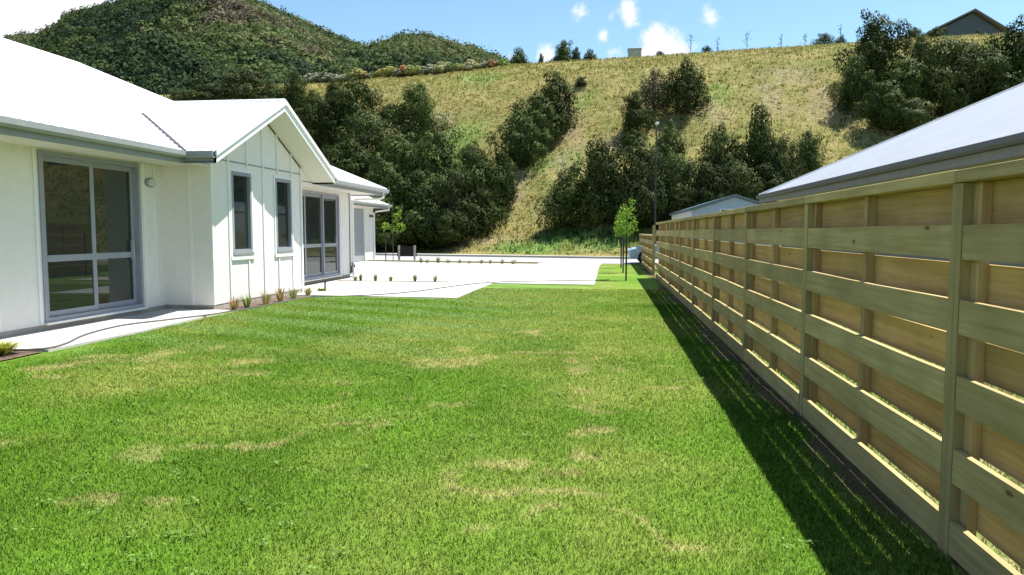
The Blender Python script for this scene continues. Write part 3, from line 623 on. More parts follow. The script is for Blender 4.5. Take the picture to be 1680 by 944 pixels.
# fittings
wl = empty('wall_light', (XA, 12.76, 2.39), 'oval bulkhead light on the wall between the sliding door and the corner', 'light')
def child(mb, nm, m, p, **kw): o = mb.build(nm, m, **kw); o.parent = p; return o
def disc(n, rx, ry, x): return [(x, rx * math.cos(2 * math.pi * i / n), ry * math.sin(2 * math.pi * i / n)) for i in range(n)]
child(MB().prism(disc(20, .15, .09, 0), (.035, 0, 0)), 'base', M_alu, wl); child(MB().prism(disc(20, .12, .064, .036), (.03, 0, 0)), 'diffuser', M_lampglass, wl)
gl_ = empty('garage_light', (XG + .0, 36.9, 2.28), 'small dark lamp on the garage wall beside the downpipe', 'light')
child(MB().box(0, .03, -.06, .06, -.08, .08), 'base', M_dark, gl_); child(MB().tube([(.03, 0, .03), (.14, 0, .0), (.17, 0, -.05)], [.05, .06, .07], 10), 'lamp_shade', M_dark, gl_)
tp = empty('hose_tap', (XA + .03, 23.37, .37), 'dark garden tap low on the wall beside the downpipe', 'tap')
child(MB().tube([(0, 0, -.2), (.05, 0, -.2), (.05, 0, .02), (.12, 0, .05), (.15, 0, -.03)], .028, 8), 'pipe', M_dark, tp); child(MB().tube([(.07, -.05, .1), (.07, .05, .1)], .02, 6).tube([(.07, 0, .03), (.07, 0, .1)], .012, 6), 'handle', M_dark, tp)
for (y0, y1, wn, lab) in ((14.30, 14.72, W1, 'grey curtain hanging inside the gable window nearer the patio'), (16.28, 16.70, W2, 'grey curtain hanging inside the gable window nearer the driveway')):
    pts = [(XC - .24 + .03 * math.sin(i * 1.9), y0 + (y1 - y0) * i / 14, .3) for i in range(15)]; pts += [(x - .012, y, z) for x, y, z in pts[::-1]]
    tag(MB().prism(pts, (0, 0, 2.4)).build('curtain', M_curtain), lab, 'curtain')

# ------------------------------------------------------------------ hose, stake
hp = [at_z(*q, .045) for q in ((22, 575), (80, 571), (112, 562), (130, 553), (160, 543), (205, 533), (262, 526), (330, 518), (372, 512))] + [at_z(*q, .035) for q in ((420, 504), (470, 494), (508, 487.5), (560, 486), (610, 484), (665, 480), (710, 474.5), (745, 469.5), (790, 464.5), (840, 462), (905, 461), (975, 459.8), (1000, 459.3))]
def smooth_path(P, k=4):
    out = []
    for i in range(len(P) - 1):
        p0, p1, p2, p3 = P[max(i - 1, 0)], P[i], P[i + 1], P[min(i + 2, len(P) - 1)]
        for j in range(k): t = j / k; out.append(.5 * ((2 * p1) + (p2 - p0) * t + (2 * p0 - 5 * p1 + 4 * p2 - p3) * t * t + (3 * p1 - p0 - 3 * p2 + p3) * t ** 3))
    return out + [P[-1]]
tag(MB().tube(smooth_path(hp), .013, 6).build('garden_hose', M_hose), 'thin dark garden hose lying across the patio and driveway', 'hose')
p = at_z(533, 478); tag(MB().tube([(p.x, p.y, -.02), (p.x + .01, p.y, .2), (p.x + .012, p.y, .26)], [.022, .022, .03], 8).build('garden_stake', M_stake), 'short dark stake in the bed corner by the concrete', 'stake')

# ------------------------------------------------------------------ fence
fence = empty('fence', (1.6, 15, 0), 'timber fence of alternating front and back boards along the lawn', 'fence')
XF = 1.60; BAY = 2.617; Y0 = 3.66
posts = [Y0 + BAY * i for i in range(-2, 9)]; YEND = 26.45
posts[-1] = posts[-1]
tops = [1.53, 1.185, .84, .495, .155]; BH = .157
def F_(mb, nm, m, **kw): return H(mb, nm, m, fence, **kw)
def wobble(s): return random.uniform(-s, s)
def board(x0, x1, y0, y1, z0, z1, nm, m):
    b = MB(); n = 5; ph = random.uniform(0, 6); a = random.uniform(.0, .004)
    pts = [(x0, y0 + (y1 - y0) * i / n, z0 + a * math.sin(ph + i)) for i in range(n + 1)]
    tp_ = [(x0, y0 + (y1 - y0) * i / n, z1 + a * math.sin(ph + i)) for i in range(n + 1)][::-1]
    return F_(b.prism(pts + tp_, (x1 - x0, 0, 0)), nm, m)
def bay(ya, yb, tl, cap_z, with_bottom_dirt=True):
    h = .055
    for t in tl: board(XF + wobble(.002), XF + .030, ya + h + .002, yb - h - .002, t - BH, t + wobble(.002), 'front_board', M_front)
    zt = [cap_z - .06] + tl
    for a, b in zip(zt, [x - BH for x in zt[1:]] + []):
        pass
    gaps = [(tl[0], cap_z - .06)] + [(tl[i + 1], tl[i] - BH) for i in range(len(tl) - 1)]
    for lo, hi in gaps:
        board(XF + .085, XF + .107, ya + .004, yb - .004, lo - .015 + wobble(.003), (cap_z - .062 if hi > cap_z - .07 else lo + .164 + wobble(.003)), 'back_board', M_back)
    ym = (ya + yb) / 2 + wobble(.02)
    F_(MB().box(XF + .0305, XF + .084, ym - .03, ym + .03, -.1, cap_z - .061), 'stud', M_stud)
def post(y, cap_z):
    F_(MB().box(XF - .004, XF + .042, y - .053, y + .053, -.1, cap_z - .061), 'post_facing', M_postv)
    F_(MB().box(XF + .0425, XF + .084, y - .128, y + .02, -.1, cap_z - .061), 'post', M_stud)
for i, (a, b) in enumerate(zip(posts, posts[1:])):
    bay(a, min(b, YEND), tops, 1.78)
for y in posts[:-1] + [YEND]: post(y, 1.78)
for i in range(0, len(posts) - 1, 1):
    a = posts[i]; b = min(posts[i + 1], YEND)
    F_(MB().box(XF - .018 + wobble(.003), XF + .15, a + .003, b - .003, 1.722, 1.78 + wobble(.002)), 'cap_rail', M_front, bevel=.003)
low = [YEND + .07 + 2.55 * i for i in range(0, 5)]
for a, b in zip(low, low[1:]):
    bay(a, b, tops[1:], 1.26 + .12); F_(MB().box(XF - .018, XF + .15, a + .003, b - .003, 1.322, 1.38), 'cap_rail', M_front)
for y in low[1:]: post(y, 1.38)

# ------------------------------------------------------------------ neighbour house, shed, hilltop house
nb = empty('neighbour_house', (9, 10, 0), "low house with pale blue-grey steel roof behind the timber fence", 'house')
def Nb(mb, nm, m): return H(mb, nm, m, nb)
XN, YN, zn = 5.1, 26.1, 2.70; xr = 13.0; zrn = zn + PIT * (xr - XN)
mb = MB(); quad_roof(mb, [(XN, YN, zn), (XN, -14, zn), (xr, -14, zrn), (xr, YN - (xr - XN), zrn)]); quad_roof(mb, [(XN, YN, zn), (xr, YN - (xr - XN), zrn), (2 * xr - XN, YN, zn)]); quad_roof(mb, [(xr, YN - (xr - XN), zrn), (xr, -14, zrn), (2 * xr - XN, -14, zn), (2 * xr - XN, YN, zn)])
Nb(mb, 'roof', M_roof2)
mb = MB()
for i in range(150):
    y = -6 + i * .21; xt = min(xr, XN + (YN - y))
    if xt - XN < .05: continue
    mb.prism([(XN, y - .02, zn), (XN, y + .02, zn), (XN, y + .008, zn + .024), (XN, y - .008, zn + .024)], (xt - XN, 0, PIT * (xt - XN)))
o = Nb(mb, 'roof_rib', M_roof2); o['kind'] = 'stuff'
Nb(MB().tube([(XN, YN, zn + .01), (xr, YN - (xr - XN), zrn + .01)], .05, 8), 'hip_cap', M_roof2)
a, b = Vector((XN, YN, zn)), Vector((XN, -14, zn)); prof = [(.01, -.12), (-.08, -.12), (-.11, -.08), (-.11, .0), (-.09, 0), (-.09, -.1), (.01, -.1)]
Nb(MB().prism([a + Vector((u, 0, v)) for u, v in prof], b - a), 'gutter', plain('dark_grey_gutter', (.12, .125, .13), .6, .06))
Nb(MB().box(XN, XN + .03, -14, YN, zn - .26, zn - .035), 'fascia', plain('grey_fascia', (.20, .21, .20), .6, .06))
Nb(MB().box(XN + .03, XN + .7, -14, YN - .03, zn - .17, zn - .16), 'soffit', M_soffit)
Nb(MB().box(XN + .7, XN + .85, -13.5, YN - .7, -.1, zn - .1).box(XN + .85, 2 * xr - XN - .7, YN - .85, YN - .7, -.1, zn - .1), 'wall', plain('grey_weatherboard', (.25, .26, .24), .8, .05))
Nb(MB().tube([(XN + .0, YN - .3, zn - .1), (XN + .1, YN - .35, zn - .3), (XN + .62, YN - .8, zn - .4), (XN + .64, YN - .8, 0)], .04, 8), 'downpipe', M_gutter)

sh = empty('garden_shed', (5.6, 39, 0), 'small blue-grey gabled shed with dark roof showing above the fence', 'shed')
def Sh(mb, nm, m): return H(mb, nm, m, sh)
x0, x1, xm, y0, y1, ez, az = 3.78, 7.5, 5.64, 34.2, 44.5, 2.44, 3.02
Sh(MB().prism([(x0, y0, -.1), (x1, y0, -.1), (x1, y0, ez), (xm, y0, az), (x0, y0, ez)], (0, .1, 0)), 'gable_wall', M_shed)
Sh(MB().box(x0, x0 + .1, y0 + .1, y1, -.1, ez), 'side_wall', M_shedc); Sh(MB().box(x1 - .1, x1, y0 + .1, y1, -.1, ez), 'side_wall', M_shedc); Sh(MB().prism([(x0, y1, -.1), (x1, y1, -.1), (x1, y1, ez), (xm, y1, az), (x0, y1, ez)], (0, .1, 0)), 'gable_wall', M_shed)
sl_ = (az - ez) / (xm - x0)
for s, xe in ((-1, x0 - .12), (1, x1 + .12)): Sh(MB().prism([(xe, y0 - .15, ez - .12 * sl_ + .01), (xm, y0 - .15, az + .01), (xm, y0 - .15, az + .13), (xe, y0 - .15, ez - .12 * sl_ + .13)], (0, y1 - y0 + .4, 0)), 'roof', M_teal)
wf = Sh(MB().box(5.0, 6.1, y0 - .03, y0 - .004, 2.05, 2.5), 'window', M_trim); o = MB().box(5.05, 6.05, y0 - .045, y0 - .032, 2.09, 2.46).build('pane', plain('dark_pane', (.03, .035, .04), .1, .1, .5)); o.parent = wf

# hilltop house
c = at_y(1596, 18, 118); l = at_y(1528, 52, 118); r_ = at_y(1646, 50, 118)
hh = empty('hilltop_house', (c.x, 118, 20), 'dark blue-grey gabled house on the crest of the hill', 'house')
def Hh(mb, nm, m): return H(mb, nm, m, hh)
Hh(MB().prism([(l.x + .6, 118, 20), (r_.x - .4, 118, 20), (r_.x - .4, 118, r_.z), (c.x, 118, c.z - .3), (l.x + .6, 118, l.z)], (0, 10, 0)), 'wall', M_navy)
for e in (l, r_): Hh(MB().prism([(e.x + (-.5 if e is l else .5), 117.2, e.z - .35), (c.x, 117.2, c.z - .12), (c.x, 117.2, c.z + .12), (e.x + (-.5 if e is l else .5), 117.2, e.z - .05)], (0, 11.5, 0)), 'roof', plain('brown_grey_roof', (.13, .12, .12), .6, .1))
Hh(MB().box(r_.x + .2, r_.x + 1.2, 119, 122, 20, r_.z + .35), 'lean_to', M_navy); Hh(MB().box(r_.x - .55, r_.x - .25, 119.5, 119.8, r_.z - .5, r_.z + .75), 'flue', M_dark)
# water tank on the crest
a = at_y(1031, 83, 96); b = at_y(1051, 83, 96)
wt = empty('water_tank', ((a.x + b.x) / 2, 96, hill((a.x + b.x) / 2, 96)), 'small grey concrete box tank on the grassy crest against a cloud', 'tank')
child(MB().box(-.8, .8, -.8, .8, -.6, 1.0 + a.z - wt.location.z - 1.05), 'body', M_tank, wt); child(MB().box(-.86, .86, -.86, .86, a.z - wt.location.z - .045, a.z - wt.location.z + .06), 'lid', M_tank, wt)

# ------------------------------------------------------------------ street lamp, sign, car
lp = at_y(1077, 207, 48); gz = float(hill(lp.x, 48.0))
sl2 = empty('street_lamp', (lp.x, 48, gz), 'tall slim grey street lamp in front of the evergreen belt', 'street lamp')
child(MB().tube([(0, 0, -.3), (0, 0, 1.2), (0, 0, lp.z - gz)], [.07, .06, .04], 10), 'pole', M_pole, sl2)
child(MB().tube([(0, 0, lp.z - gz - .03), (0, -.25, lp.z - gz + .04), (0, -.6, lp.z - gz + .05)], .03, 8), 'arm', M_galv, sl2)
child(MB().prism([(-.12, -.45, lp.z - gz), (.12, -.45, lp.z - gz), (.1, -1.0, lp.z - gz + .02), (-.1, -1.0, lp.z - gz + .02)], (0, 0, .1)), 'lantern', M_trim, sl2)

sp = at_z(667.5, 428); sg = empty('sign_board', (sp.x, sp.y, 0), 'black board on two short pale posts beside the road', 'sign')
for dx in (-.41, .41): child(MB().box(dx - .045, dx + .045, -.045, .045, -.2, .78), 'post', M_postw, sg)
child(MB().box(-.52, .50, .05, .09, .22, .74), 'board', M_black, sg)

car = empty('parked_car', (3.1, 35.3, 0), 'pale blue car parked on the road with its bonnet past the fence end', 'car')
def Cc(mb, nm, m, p=car, **kw): o = mb.build(nm, m, **kw); o.parent = p; return o
bodyp = [(-2.05, .25), (-2.08, .5), (-1.98, .72), (-1.1, .88), (-.95, .9), (1.75, .95), (2.0, .85), (2.05, .3)]
Cc(MB().prism([(x, -.82, z) for x, z in bodyp], (0, 1.64, 0)), 'body', M_carp, bevel=.05)
cab = [(-1.0, .9), (-.3, 1.38), (1.0, 1.4), (1.7, .94)]
Cc(MB().prism([(x, -.70, z) for x, z in cab], (0, 1.4, 0)), 'cabin', plain('car_glass', (.02, .025, .03), .08, .05, .6), bevel=.04)
Cc(MB().prism([(-.34, -.66, 1.385), (1.02, -.66, 1.405), (1.0, -.66, 1.44), (-.25, -.66, 1.43)], (0, 1.32, 0)), 'roof', M_carp)
for x in (-1.35, 1.3):
    for y in (-.76, .76):
        wv = Cc(MB().prism([(x + .31 * math.cos(t * .3142), y - .1, .31 + .31 * math.sin(t * .3142)) for t in range(20)], (0, .2, 0)), 'wheel', M_tyre); o = MB().prism([(x + .18 * math.cos(t * .3142), y - .11, .31 + .18 * math.sin(t * .3142)) for t in range(20)], (0, .22, 0)).build('rim', M_galv); o.parent = wv
for y in (-.6, .6): Cc(MB().box(-2.09, -1.9, y - .17, y + .17, .55, .68), 'headlight', M_lampglass, bevel=.02)

# ------------------------------------------------------------------ plants
def tussock(loc, h, wd, n, cols, label, grp, name='tussock_grass'):
    a = rng.uniform(0, 6.28, n); r = wd * .35 * np.sqrt(rng.uniform(0, 1, n)); lean = rng.uniform(.1, 1, n) * wd * .8; hh_ = h * rng.uniform(.55, 1.05, n)
    b = np.stack([np.cos(a) * r * .5, np.sin(a) * r * .5, 0 * a - .01], 1); out = np.stack([np.cos(a), np.sin(a), 0 * a], 1); sd = np.stack([-np.sin(a), np.cos(a), 0 * a], 1) * .007 * (1 + h)
    m = b + out * (lean * .4)[:, None] + np.array([0, 0, 1]) * (hh_ * .62)[:, None]; t = b + out * lean[:, None] + np.array([0, 0, 1]) * hh_[:, None]
    V = np.stack([b - sd, b + sd, m + sd, m - sd, t], 1).reshape(-1, 3); i = np.arange(n)[:, None] * 5
    F = np.concatenate([i + [0, 1, 2], i + [0, 2, 3], i + [3, 2, 4]]); c = np.array(cols)[rng.integers(0, len(cols), n)] * rng.uniform(.7, 1.3, (n, 1))
    o = np_mesh(name, V, F, M_blade, np.repeat(c, 5, 0)); o.location = loc; tag(o, label, 'grass plant', grp); return o
GRN = [(.22, .26, .08), (.17, .22, .06), (.30, .30, .13)]; ORG = [(.36, .21, .10), (.30, .22, .11), (.38, .27, .14)]
G1 = 'grasses planted in the bed under the gable windows'
for (px, py, kind, h, lab) in ((384, 509, 'o', .42, 'orange-brown tussock nearest the patio in the gable wall bed'), (406, 505, 'g', .5, 'green tussock beside the end orange one under the gable window'), (437, 500, 'm', .45, 'mixed olive tussock midway along the gable wall bed'), (460, 496, 'o', .5, 'second orange-brown tussock in the gable wall bed'), (481, 491, 'g', .42, 'bushy green tussock under the window nearer the driveway'), (505, 485, 'g', .36, 'small green tussock at the driveway corner of the gable wall')):
    p = at_z(px, py); tussock((p.x, p.y, .01), h * .66, .26, 50, ORG if kind == 'o' else (GRN + ORG[:1] if kind == 'm' else GRN), lab, G1)
p = at_z(528, 478.5); tussock((p.x, p.y, .01), .1, .3, 110, [(.14, .22, .03)], 'low green tuft beside the short dark stake', None)
for px, py, lab in ((583, 461.5, 'tussock against the wall corner by the tap'), (592, 461.5, 'tussock second from the house wall in the driveway strip'), (616, 462, 'upright tussock in the narrow strip across the driveway'), (641, 462.3, 'upright tussock in the narrow strip across the driveway'), (681, 463, 'upright tussock in the narrow strip across the driveway'), (714, 463.5, 'upright tussock in the narrow strip across the driveway')):
    p = at_z(px, py); tussock((p.x, p.y, .02), random.uniform(.17, .26), .16, 45, GRN, lab, 'tussocks in the driveway strip')
for px in (691, 701, 719, 735, 754, 769, 790, 804, 824, 842):
    p = at_z(px, 432.2 + (px - 690) * .011); tussock((p.x, p.y, .0), random.uniform(.18, .36), random.uniform(.16, .28), 50, GRN, 'small tussock in the row along the far edge of the driveway', 'tussocks along the far driveway edge')
sb = tussock((-7.28, 8.05, .01), .17, .42, 400, [(.32, .34, .05), (.40, .36, .06), (.18, .26, .04)], 'low yellow-green shrub in the mulch bed at the end of the patio', None, 'shrub'); sb['category'] = 'shrub'

def sapling(loc, h, cr, n, lobes, label, grp, leaf=.075, col=((.17, .30, .03), (.24, .36, .05), (.12, .24, .03))):
    t = empty('sapling', loc, label, 'tree', grp); mb = MB(); mb.tube([(0, 0, -.1), (.01, 0, h * .4), (-.01, .01, h * .75), (0, 0, h * .96)], [.02, .017, .012, .005], 7)
    for (cx_, cy_, cz_, r) in lobes: mb.tube([(0, 0, cz_ * .85), (cx_ * .5, cy_ * .5, cz_ * .95), (cx_, cy_, cz_)], [.008, .006, .003], 5)
    child(mb, 'trunk', M_bark, t); P = []; Nn = []
    tot = sum(l[3] ** 2 for l in lobes)
    for (cx_, cy_, cz_, r) in lobes:
        k = int(n * r * r / tot); d = rng.normal(0, 1, (k, 3)); d /= np.linalg.norm(d, axis=1)[:, None]; P.append(np.array([cx_, cy_, cz_]) + d * r * rng.uniform(.25, 1, (k, 1)) ** .6); Nn.append(d * .5 + [0, 0, .6])
    P = np.concatenate(P); V, F = cards(P, np.concatenate(Nn), leaf, .8, .5); c = np.array(col)[rng.integers(0, len(col), len(P))] * rng.uniform(.75, 1.3, (len(P), 1))
    o = np_mesh('crown', V, F, M_sapleaf, np.repeat(c, 4, 0)); o.parent = t; return t
def stake(p, h, label, grp): o = MB().box(-.02, .02, -.02, .02, -.2, h).build('tree_stake', M_stake); o.location = p; tag(o, label, 'stake', grp)
lb = [(0, 0, 1.55, .26), (-.16, .05, 1.75, .24), (.14, -.05, 1.8, .26), (-.05, 0, 2.05, .26), (.1, .05, 2.25, .2), (-.12, 0, 2.2, .16), (.2, 0, 1.6, .18), (-.22, 0, 1.55, .16), (.17, .02, 2.45, .13)]
for (x, y, s, lab, sl3) in ((.62, 23.25, 1.0, 'bright green sapling closest to the concrete corner of the drive', 'thin dark stake holding the sapling closest to the drive corner'), (.62, 27.4, .92, 'bright green sapling in the middle of the row by the fence', 'thin dark stake of the middle sapling by the fence'), (.62, 31.2, .95, 'bright green sapling at the road end of the row by the fence', 'thin dark stake of the sapling at the road end')):
    sapling((x, y, 0), 2.45 * s, .4, 520, [(a * s, b * s, c * s, d * s) for a, b, c, d in lb], lab, 'saplings staked along the fence'); stake((x - .02, y - .35, 0), 1.45, sl3, 'stakes of the saplings by the fence')
p = at_z(645, 429); sapling((p.x, p.y, 0), 2.75, .5, 330, [(-.38, 0, 1.78, .26), (.05, 0, 1.62, .22), (.42, 0, 1.72, .28), (.1, .05, 2.05, .16), (.27, 0, 2.3, .22), (.36, 0, 2.55, .16), (.2, 0, 2.7, .08)], 'sparse young tree with large green leaves beside the garage', None, .11)
p = at_z(633, 429); stake((p.x, p.y, 0), 1.3, 'thin dark stake beside the sparse young tree near the garage', None)

# ------------------------------------------------------------------ evergreen trees on the slope
def make_crown(seed, lobes=18, tall=1.0, shape='cone', ncards=14000, pal=None, card=.0245):
    r_ = np.random.default_rng(seed); P = []; Nn = []; Cc_ = []; Sm = []
    pal = pal or [(.030, .046, .012), (.040, .060, .015), (.052, .075, .019), (.066, .090, .024)]
    L = [(0, 0, .34, .30, 0), (0, 0, .58, .22, 1)]
    for i in range(lobes):
        t = (i + .5) / lobes; z = .10 + .78 * t
        rad = {'cone': .46 * (1 - t) ** .6 * min(1, (t + .1) * 5), 'round': .45 * math.sqrt(max(.06, 1 - (1.9 * t - .75) ** 2))}[shape]
        a = i * 2.4 + r_.uniform(-.6, .6); q = rad * r_.uniform(.5, .95); L.append((q * math.cos(a), q * math.sin(a), z + r_.uniform(-.05, .05), r_.uniform(.15, .24) * (1.1 - .4 * t), r_.integers(0, 4)))
    for i in range(lobes):
        b = L[2 + i]; a = r_.uniform(0, 6.28); L.append((b[0] + b[3] * math.cos(a), b[1] + b[3] * math.sin(a), b[2] + b[3] * r_.uniform(-.3, 1.0), b[3] * .5, r_.integers(0, 4)))
    L.append((r_.uniform(-.05, .05), 0, .92, .075, 2))
    w2 = np.array([l[3] ** 2 for l in L]); w2 /= w2.sum()
    for (x, y, z, r, pc), ww in zip(L, w2):
        k = int(ncards * ww); d = r_.normal(0, 1, (k, 3)); d /= np.linalg.norm(d, axis=1)[:, None]
        rr = r * (.84 + .22 * r_.uniform(0, 1, (k, 1))) * (1 + .16 * np.sin(6 * d[:, :1] + 5 * d[:, 1:2] + seed))
        P.append(np.array([x, y, z]) + d * rr * [1, 1, .95]); ctr = np.array([x, y, (z - .4) * .6]); Nn.append(d + ctr * 1.1 + [0, 0, .12])
        Cc_.append(np.array(pal[pc]) * r_.uniform(.82, 1.2, (k, 1)))
    P = np.concatenate(P); Nn = np.concatenate(Nn); Nn /= np.linalg.norm(Nn, axis=1)[:, None]; ok = P[:, 2] > .015; P, Nn, C_ = P[ok], Nn[ok], np.concatenate(Cc_)[ok]
    V, F = cards(P, Nn, card * 1.15, 1.0, .38); nv = np.repeat(Nn, 4, 0) + rng.normal(0, .07, (len(V), 3)); nv /= np.linalg.norm(nv, axis=1)[:, None]
    me_o = np_mesh('crown', V, F, M_leaf, np.repeat(C_, 4, 0), smooth=True, nrm=nv); me = me_o.data; bpy.data.objects.remove(me_o)
    return me
CROWNS = {'cone': [make_crown(s, 18, 1, 'cone') for s in (1, 2, 3, 4)], 'round': [make_crown(s, 16, 1, 'round') for s in (5, 6, 7, 8)],
          'olive': [make_crown(s, 16, 1, 'round', 14000, [(.044, .062, .019), (.060, .079, .025), (.074, .090, .030), (.038, .053, .017)]) for s in (9, 10)], 'grey': [make_crown(11, 16, 1, 'round', 6000, [(.10, .085, .06), (.07, .065, .045), (.12, .10, .07), (.06, .06, .035)], .028)]}
tb = MB(); tb.tube([(0, 0, -.12), (.01, 0, .1), (-.01, .01, .35), (0, 0, .8)], [.03, .024, .016, .006], 7)
for i in range(5): a = i * 2.4; tb.tube([(0, 0, .1 + i * .08), (.12 * math.cos(a), .12 * math.sin(a), .22 + i * .1), (.26 * math.cos(a), .26 * math.sin(a), .36 + i * .1)], [.012, .009, .004], 5)
_t = tb.build('trunk', M_bark); TRUNK = _t.data; bpy.data.objects.remove(_t)
def tree(px, by, ty, wpx, kind, label, grp, name='evergreen_tree', depth=None):
    p = on_hill(px, by)
    if p is None: p = np.array(at_y(px, by, depth or 92)); p[2] = min(p[2], float(hill(p[0], p[1])))
    k = float(np.linalg.norm(p)) / FPX; h = (by - ty) * k * .98; wd = wpx * k * 1.17
    t = empty(name, (p[0], p[1], p[2] - .15), label, 'tree', grp); t.rotation_euler = (0, 0, random.uniform(0, 6.28)); t.scale = (wd, wd, h)
    for nm, me in (('trunk', TRUNK), ('crown', random.choice(CROWNS[kind]))):
        o = bpy.data.objects.new(nm, me); COL.objects.link(o); o.parent = t
    return t
CL = {'L': 'evergreens in the clump behind the house', 'U': 'evergreens on the upper slope behind the house', 'M': 'trio of evergreens midway up the slope', 'B': 'evergreens in the belt behind the street lamp', 'R': 'evergreens below the hilltop house', 'F': 'scrub trees above the house roof'}
TREES = [
    ('U', 585, 216, 127, 82, 'round', 'broad rounded evergreen highest above the gable peak on the upper slope'),
    ('U', 549, 212, 158, 46, 'round', 'small round evergreen beside the broad one above the gable'),
    ('U', 683, 236, 138, 80, 'round', 'full dark evergreen beside the bare earth scar on the upper slope'),
    ('U', 692, 175, 136, 26, 'cone', 'slim pointed top rising behind the full dark evergreen'),
    ('U', 640, 196, 168, 40, 'olive', 'low olive bush between the two big upper evergreens'),
    ('U', 548, 168, 130, 30, 'round', 'small dark evergreen just under the line of rim shrubs'),
    ('L', 530, 245, 165, 60, 'round', 'dark evergreen showing directly behind the gable barge board'),
    ('L', 605, 300, 178, 105, 'olive', 'big olive evergreen at the top of the dense clump behind the house'),
    ('L', 655, 335, 218, 110, 'round', 'rounded evergreen in the heart of the clump behind the house'),
    ('L', 717, 345, 208, 100, 'cone', 'pointed evergreen at the clump top beside the open grass'),
    ('L', 575, 330, 225, 90, 'round', 'shaded round evergreen behind the porch roof'),
    ('L', 560, 400, 285, 110, 'olive', 'olive evergreen low down behind the garage roof'),
    ('L', 625, 408, 270, 120, 'round', 'large evergreen above the sparse young tree by the garage'),
    ('L', 690, 404, 275, 110, 'cone', 'pointed evergreen rising behind the black sign board'),
    ('L', 745, 397, 272, 92, 'olive', 'pale olive evergreen at the front of the clump by the road'),
    ('L', 790, 375, 240, 84, 'round', 'round evergreen near the open-grass edge of the clump'),
    ('L', 826, 345, 243, 50, 'cone', 'slim pointed evergreen at the very edge of the clump by the gully'),
    ('L', 770, 300, 232, 60, 'round', 'small round evergreen tucked between the pointed and slim clump trees'),
    ('L', 660, 412, 330, 90, 'round', 'dark low evergreen just behind the black sign board'),
    ('L', 720, 405, 330, 80, 'round', 'dark low evergreen at the road edge of the clump'),
    ('L', 590, 414, 340, 90, 'round', 'low evergreen right behind the sparse young tree'),
    ('M', 913, 218, 116, 62, 'round', 'top tree of the leaning trio midway up the open slope'),
    ('M', 880, 250, 146, 74, 'round', 'middle tree of the leaning trio midway up the open slope'),
    ('M', 850, 276, 178, 72, 'round', 'lowest tree of the leaning trio midway up the open slope'),
    ('B', 985, 362, 222, 88, 'round', 'round dark evergreen next to the lone cone-shaped one'),
    ('B', 1048, 370, 222, 84, 'olive', 'tall olive evergreen beside the street lamp pole'),
    ('B', 1092, 330, 208, 66, 'round', 'evergreen whose top is level with the street lamp lantern'),
    ('B', 1112, 368, 252, 84, 'olive', 'olive evergreen just behind the shed ridge'),
    ('B', 1155, 372, 262, 70, 'olive', 'low olive evergreen over the shed wall'),
    ('B', 1180, 330, 203, 64, 'round', 'round evergreen between the street lamp and the tallest pointed one'),
    ('B', 1246, 335, 176, 70, 'cone', 'tallest pointed evergreen in the belt behind the shed'),
    ('B', 1205, 365, 262, 82, 'olive', 'pale olive evergreen in front of the tallest pointed one'),
    ('B', 1284, 335, 222, 66, 'olive', 'olive evergreen above the low corner of the neighbouring roof'),
    ('B', 1325, 305, 217, 50, 'cone', 'slim pointed evergreen at the open-grass end of the belt'),
    ('B', 1255, 360, 270, 70, 'round', 'dark evergreen between the shed and the neighbouring roof'),
    ('B', 1020, 370, 285, 66, 'round', 'low dark evergreen behind the staked saplings'),
    ('B', 1075, 374, 295, 70, 'round', 'low dark evergreen at the foot of the street lamp'),
    ('R', 1437, 152, 38, 84, 'round', 'tall dark evergreen reaching above the crest line near the hilltop house'),
    ('R', 1402, 182, 98, 52, 'round', 'dark evergreen at the open-grass edge below the tall one'),
    ('R', 1452, 212, 142, 68, 'round', 'rounded dark bush at the bottom corner of the upper clump'),
    ('R', 1508, 152, 68, 46, 'round', 'narrow evergreen with its top near the crest below the hilltop house'),
    ('R', 1548, 196, 78, 88, 'olive', 'wide pale olive evergreen in the middle of the upper clump'),
    ('R', 1485, 192, 105, 78, 'round', 'dark evergreen between the tall one and the olive one'),
    ('R', 1592, 185, 84, 66, 'round', 'dark evergreen straight below the hilltop house'),
    ('R', 1658, 165, 58, 80, 'round', 'big dark evergreen on the crest beyond the hilltop house'),
    ('R', 1622, 196, 96, 76, 'round', 'evergreen touching the neighbouring roof line below the hilltop house'),
    ('R', 1500, 222, 165, 60, 'olive', 'low olive bush above the neighbouring roof'),
    ('R', 1690, 190, 70, 70, 'round', 'last dark evergreen of the upper clump above the neighbouring roof'),
    ('F', 400, 185, 116, 90, 'olive', 'broad olive scrub tree over the gable ridge'),
    ('F', 486, 186, 117, 42, 'cone', 'slim dark evergreen just over the gable peak'),
    ('F', 345, 190, 140, 70, 'olive', 'olive scrub tree where the hip meets the gable ridge'),
    ('F', 445, 190, 138, 60, 'round', 'round scrub tree between the broad olive one and the slim one'),
    ('F', 515, 200, 150, 50, 'round', 'small dark scrub tree next to the gable peak'),
    ('F', 300, 195, 150, 70, 'olive', 'olive scrub tree behind the main roof hip'),
    ('F', 505, 215, 172, 50, 'olive', 'low olive scrub beside the gable peak')]
for cl, px, by, ty, wpx, kd, lab in TREES: tree(px, by, ty, wpx, kd, lab, CL[cl])
tree(927, 372, 272, 78, 'cone', 'cone-shaped evergreen standing apart above the lush green grass', None)
tree(1124, 186, 101, 68, 'round', 'large dark rounded evergreen high on the open slope', None)
tree(1072, 182, 112, 50, 'grey', 'grey-brown half-bare shrub beside the dark rounded evergreen', None)
tree(1040, 216, 148, 48, 'cone', 'smaller evergreen below the grey-brown shrub', None)
tree(1036, 238, 212, 36, 'round', 'low dark bush under the smaller evergreen', None, 'bush')
tree(953, 141, 124, 18, 'olive', 'little green bush beside the top of the leaning trio', None, 'bush')
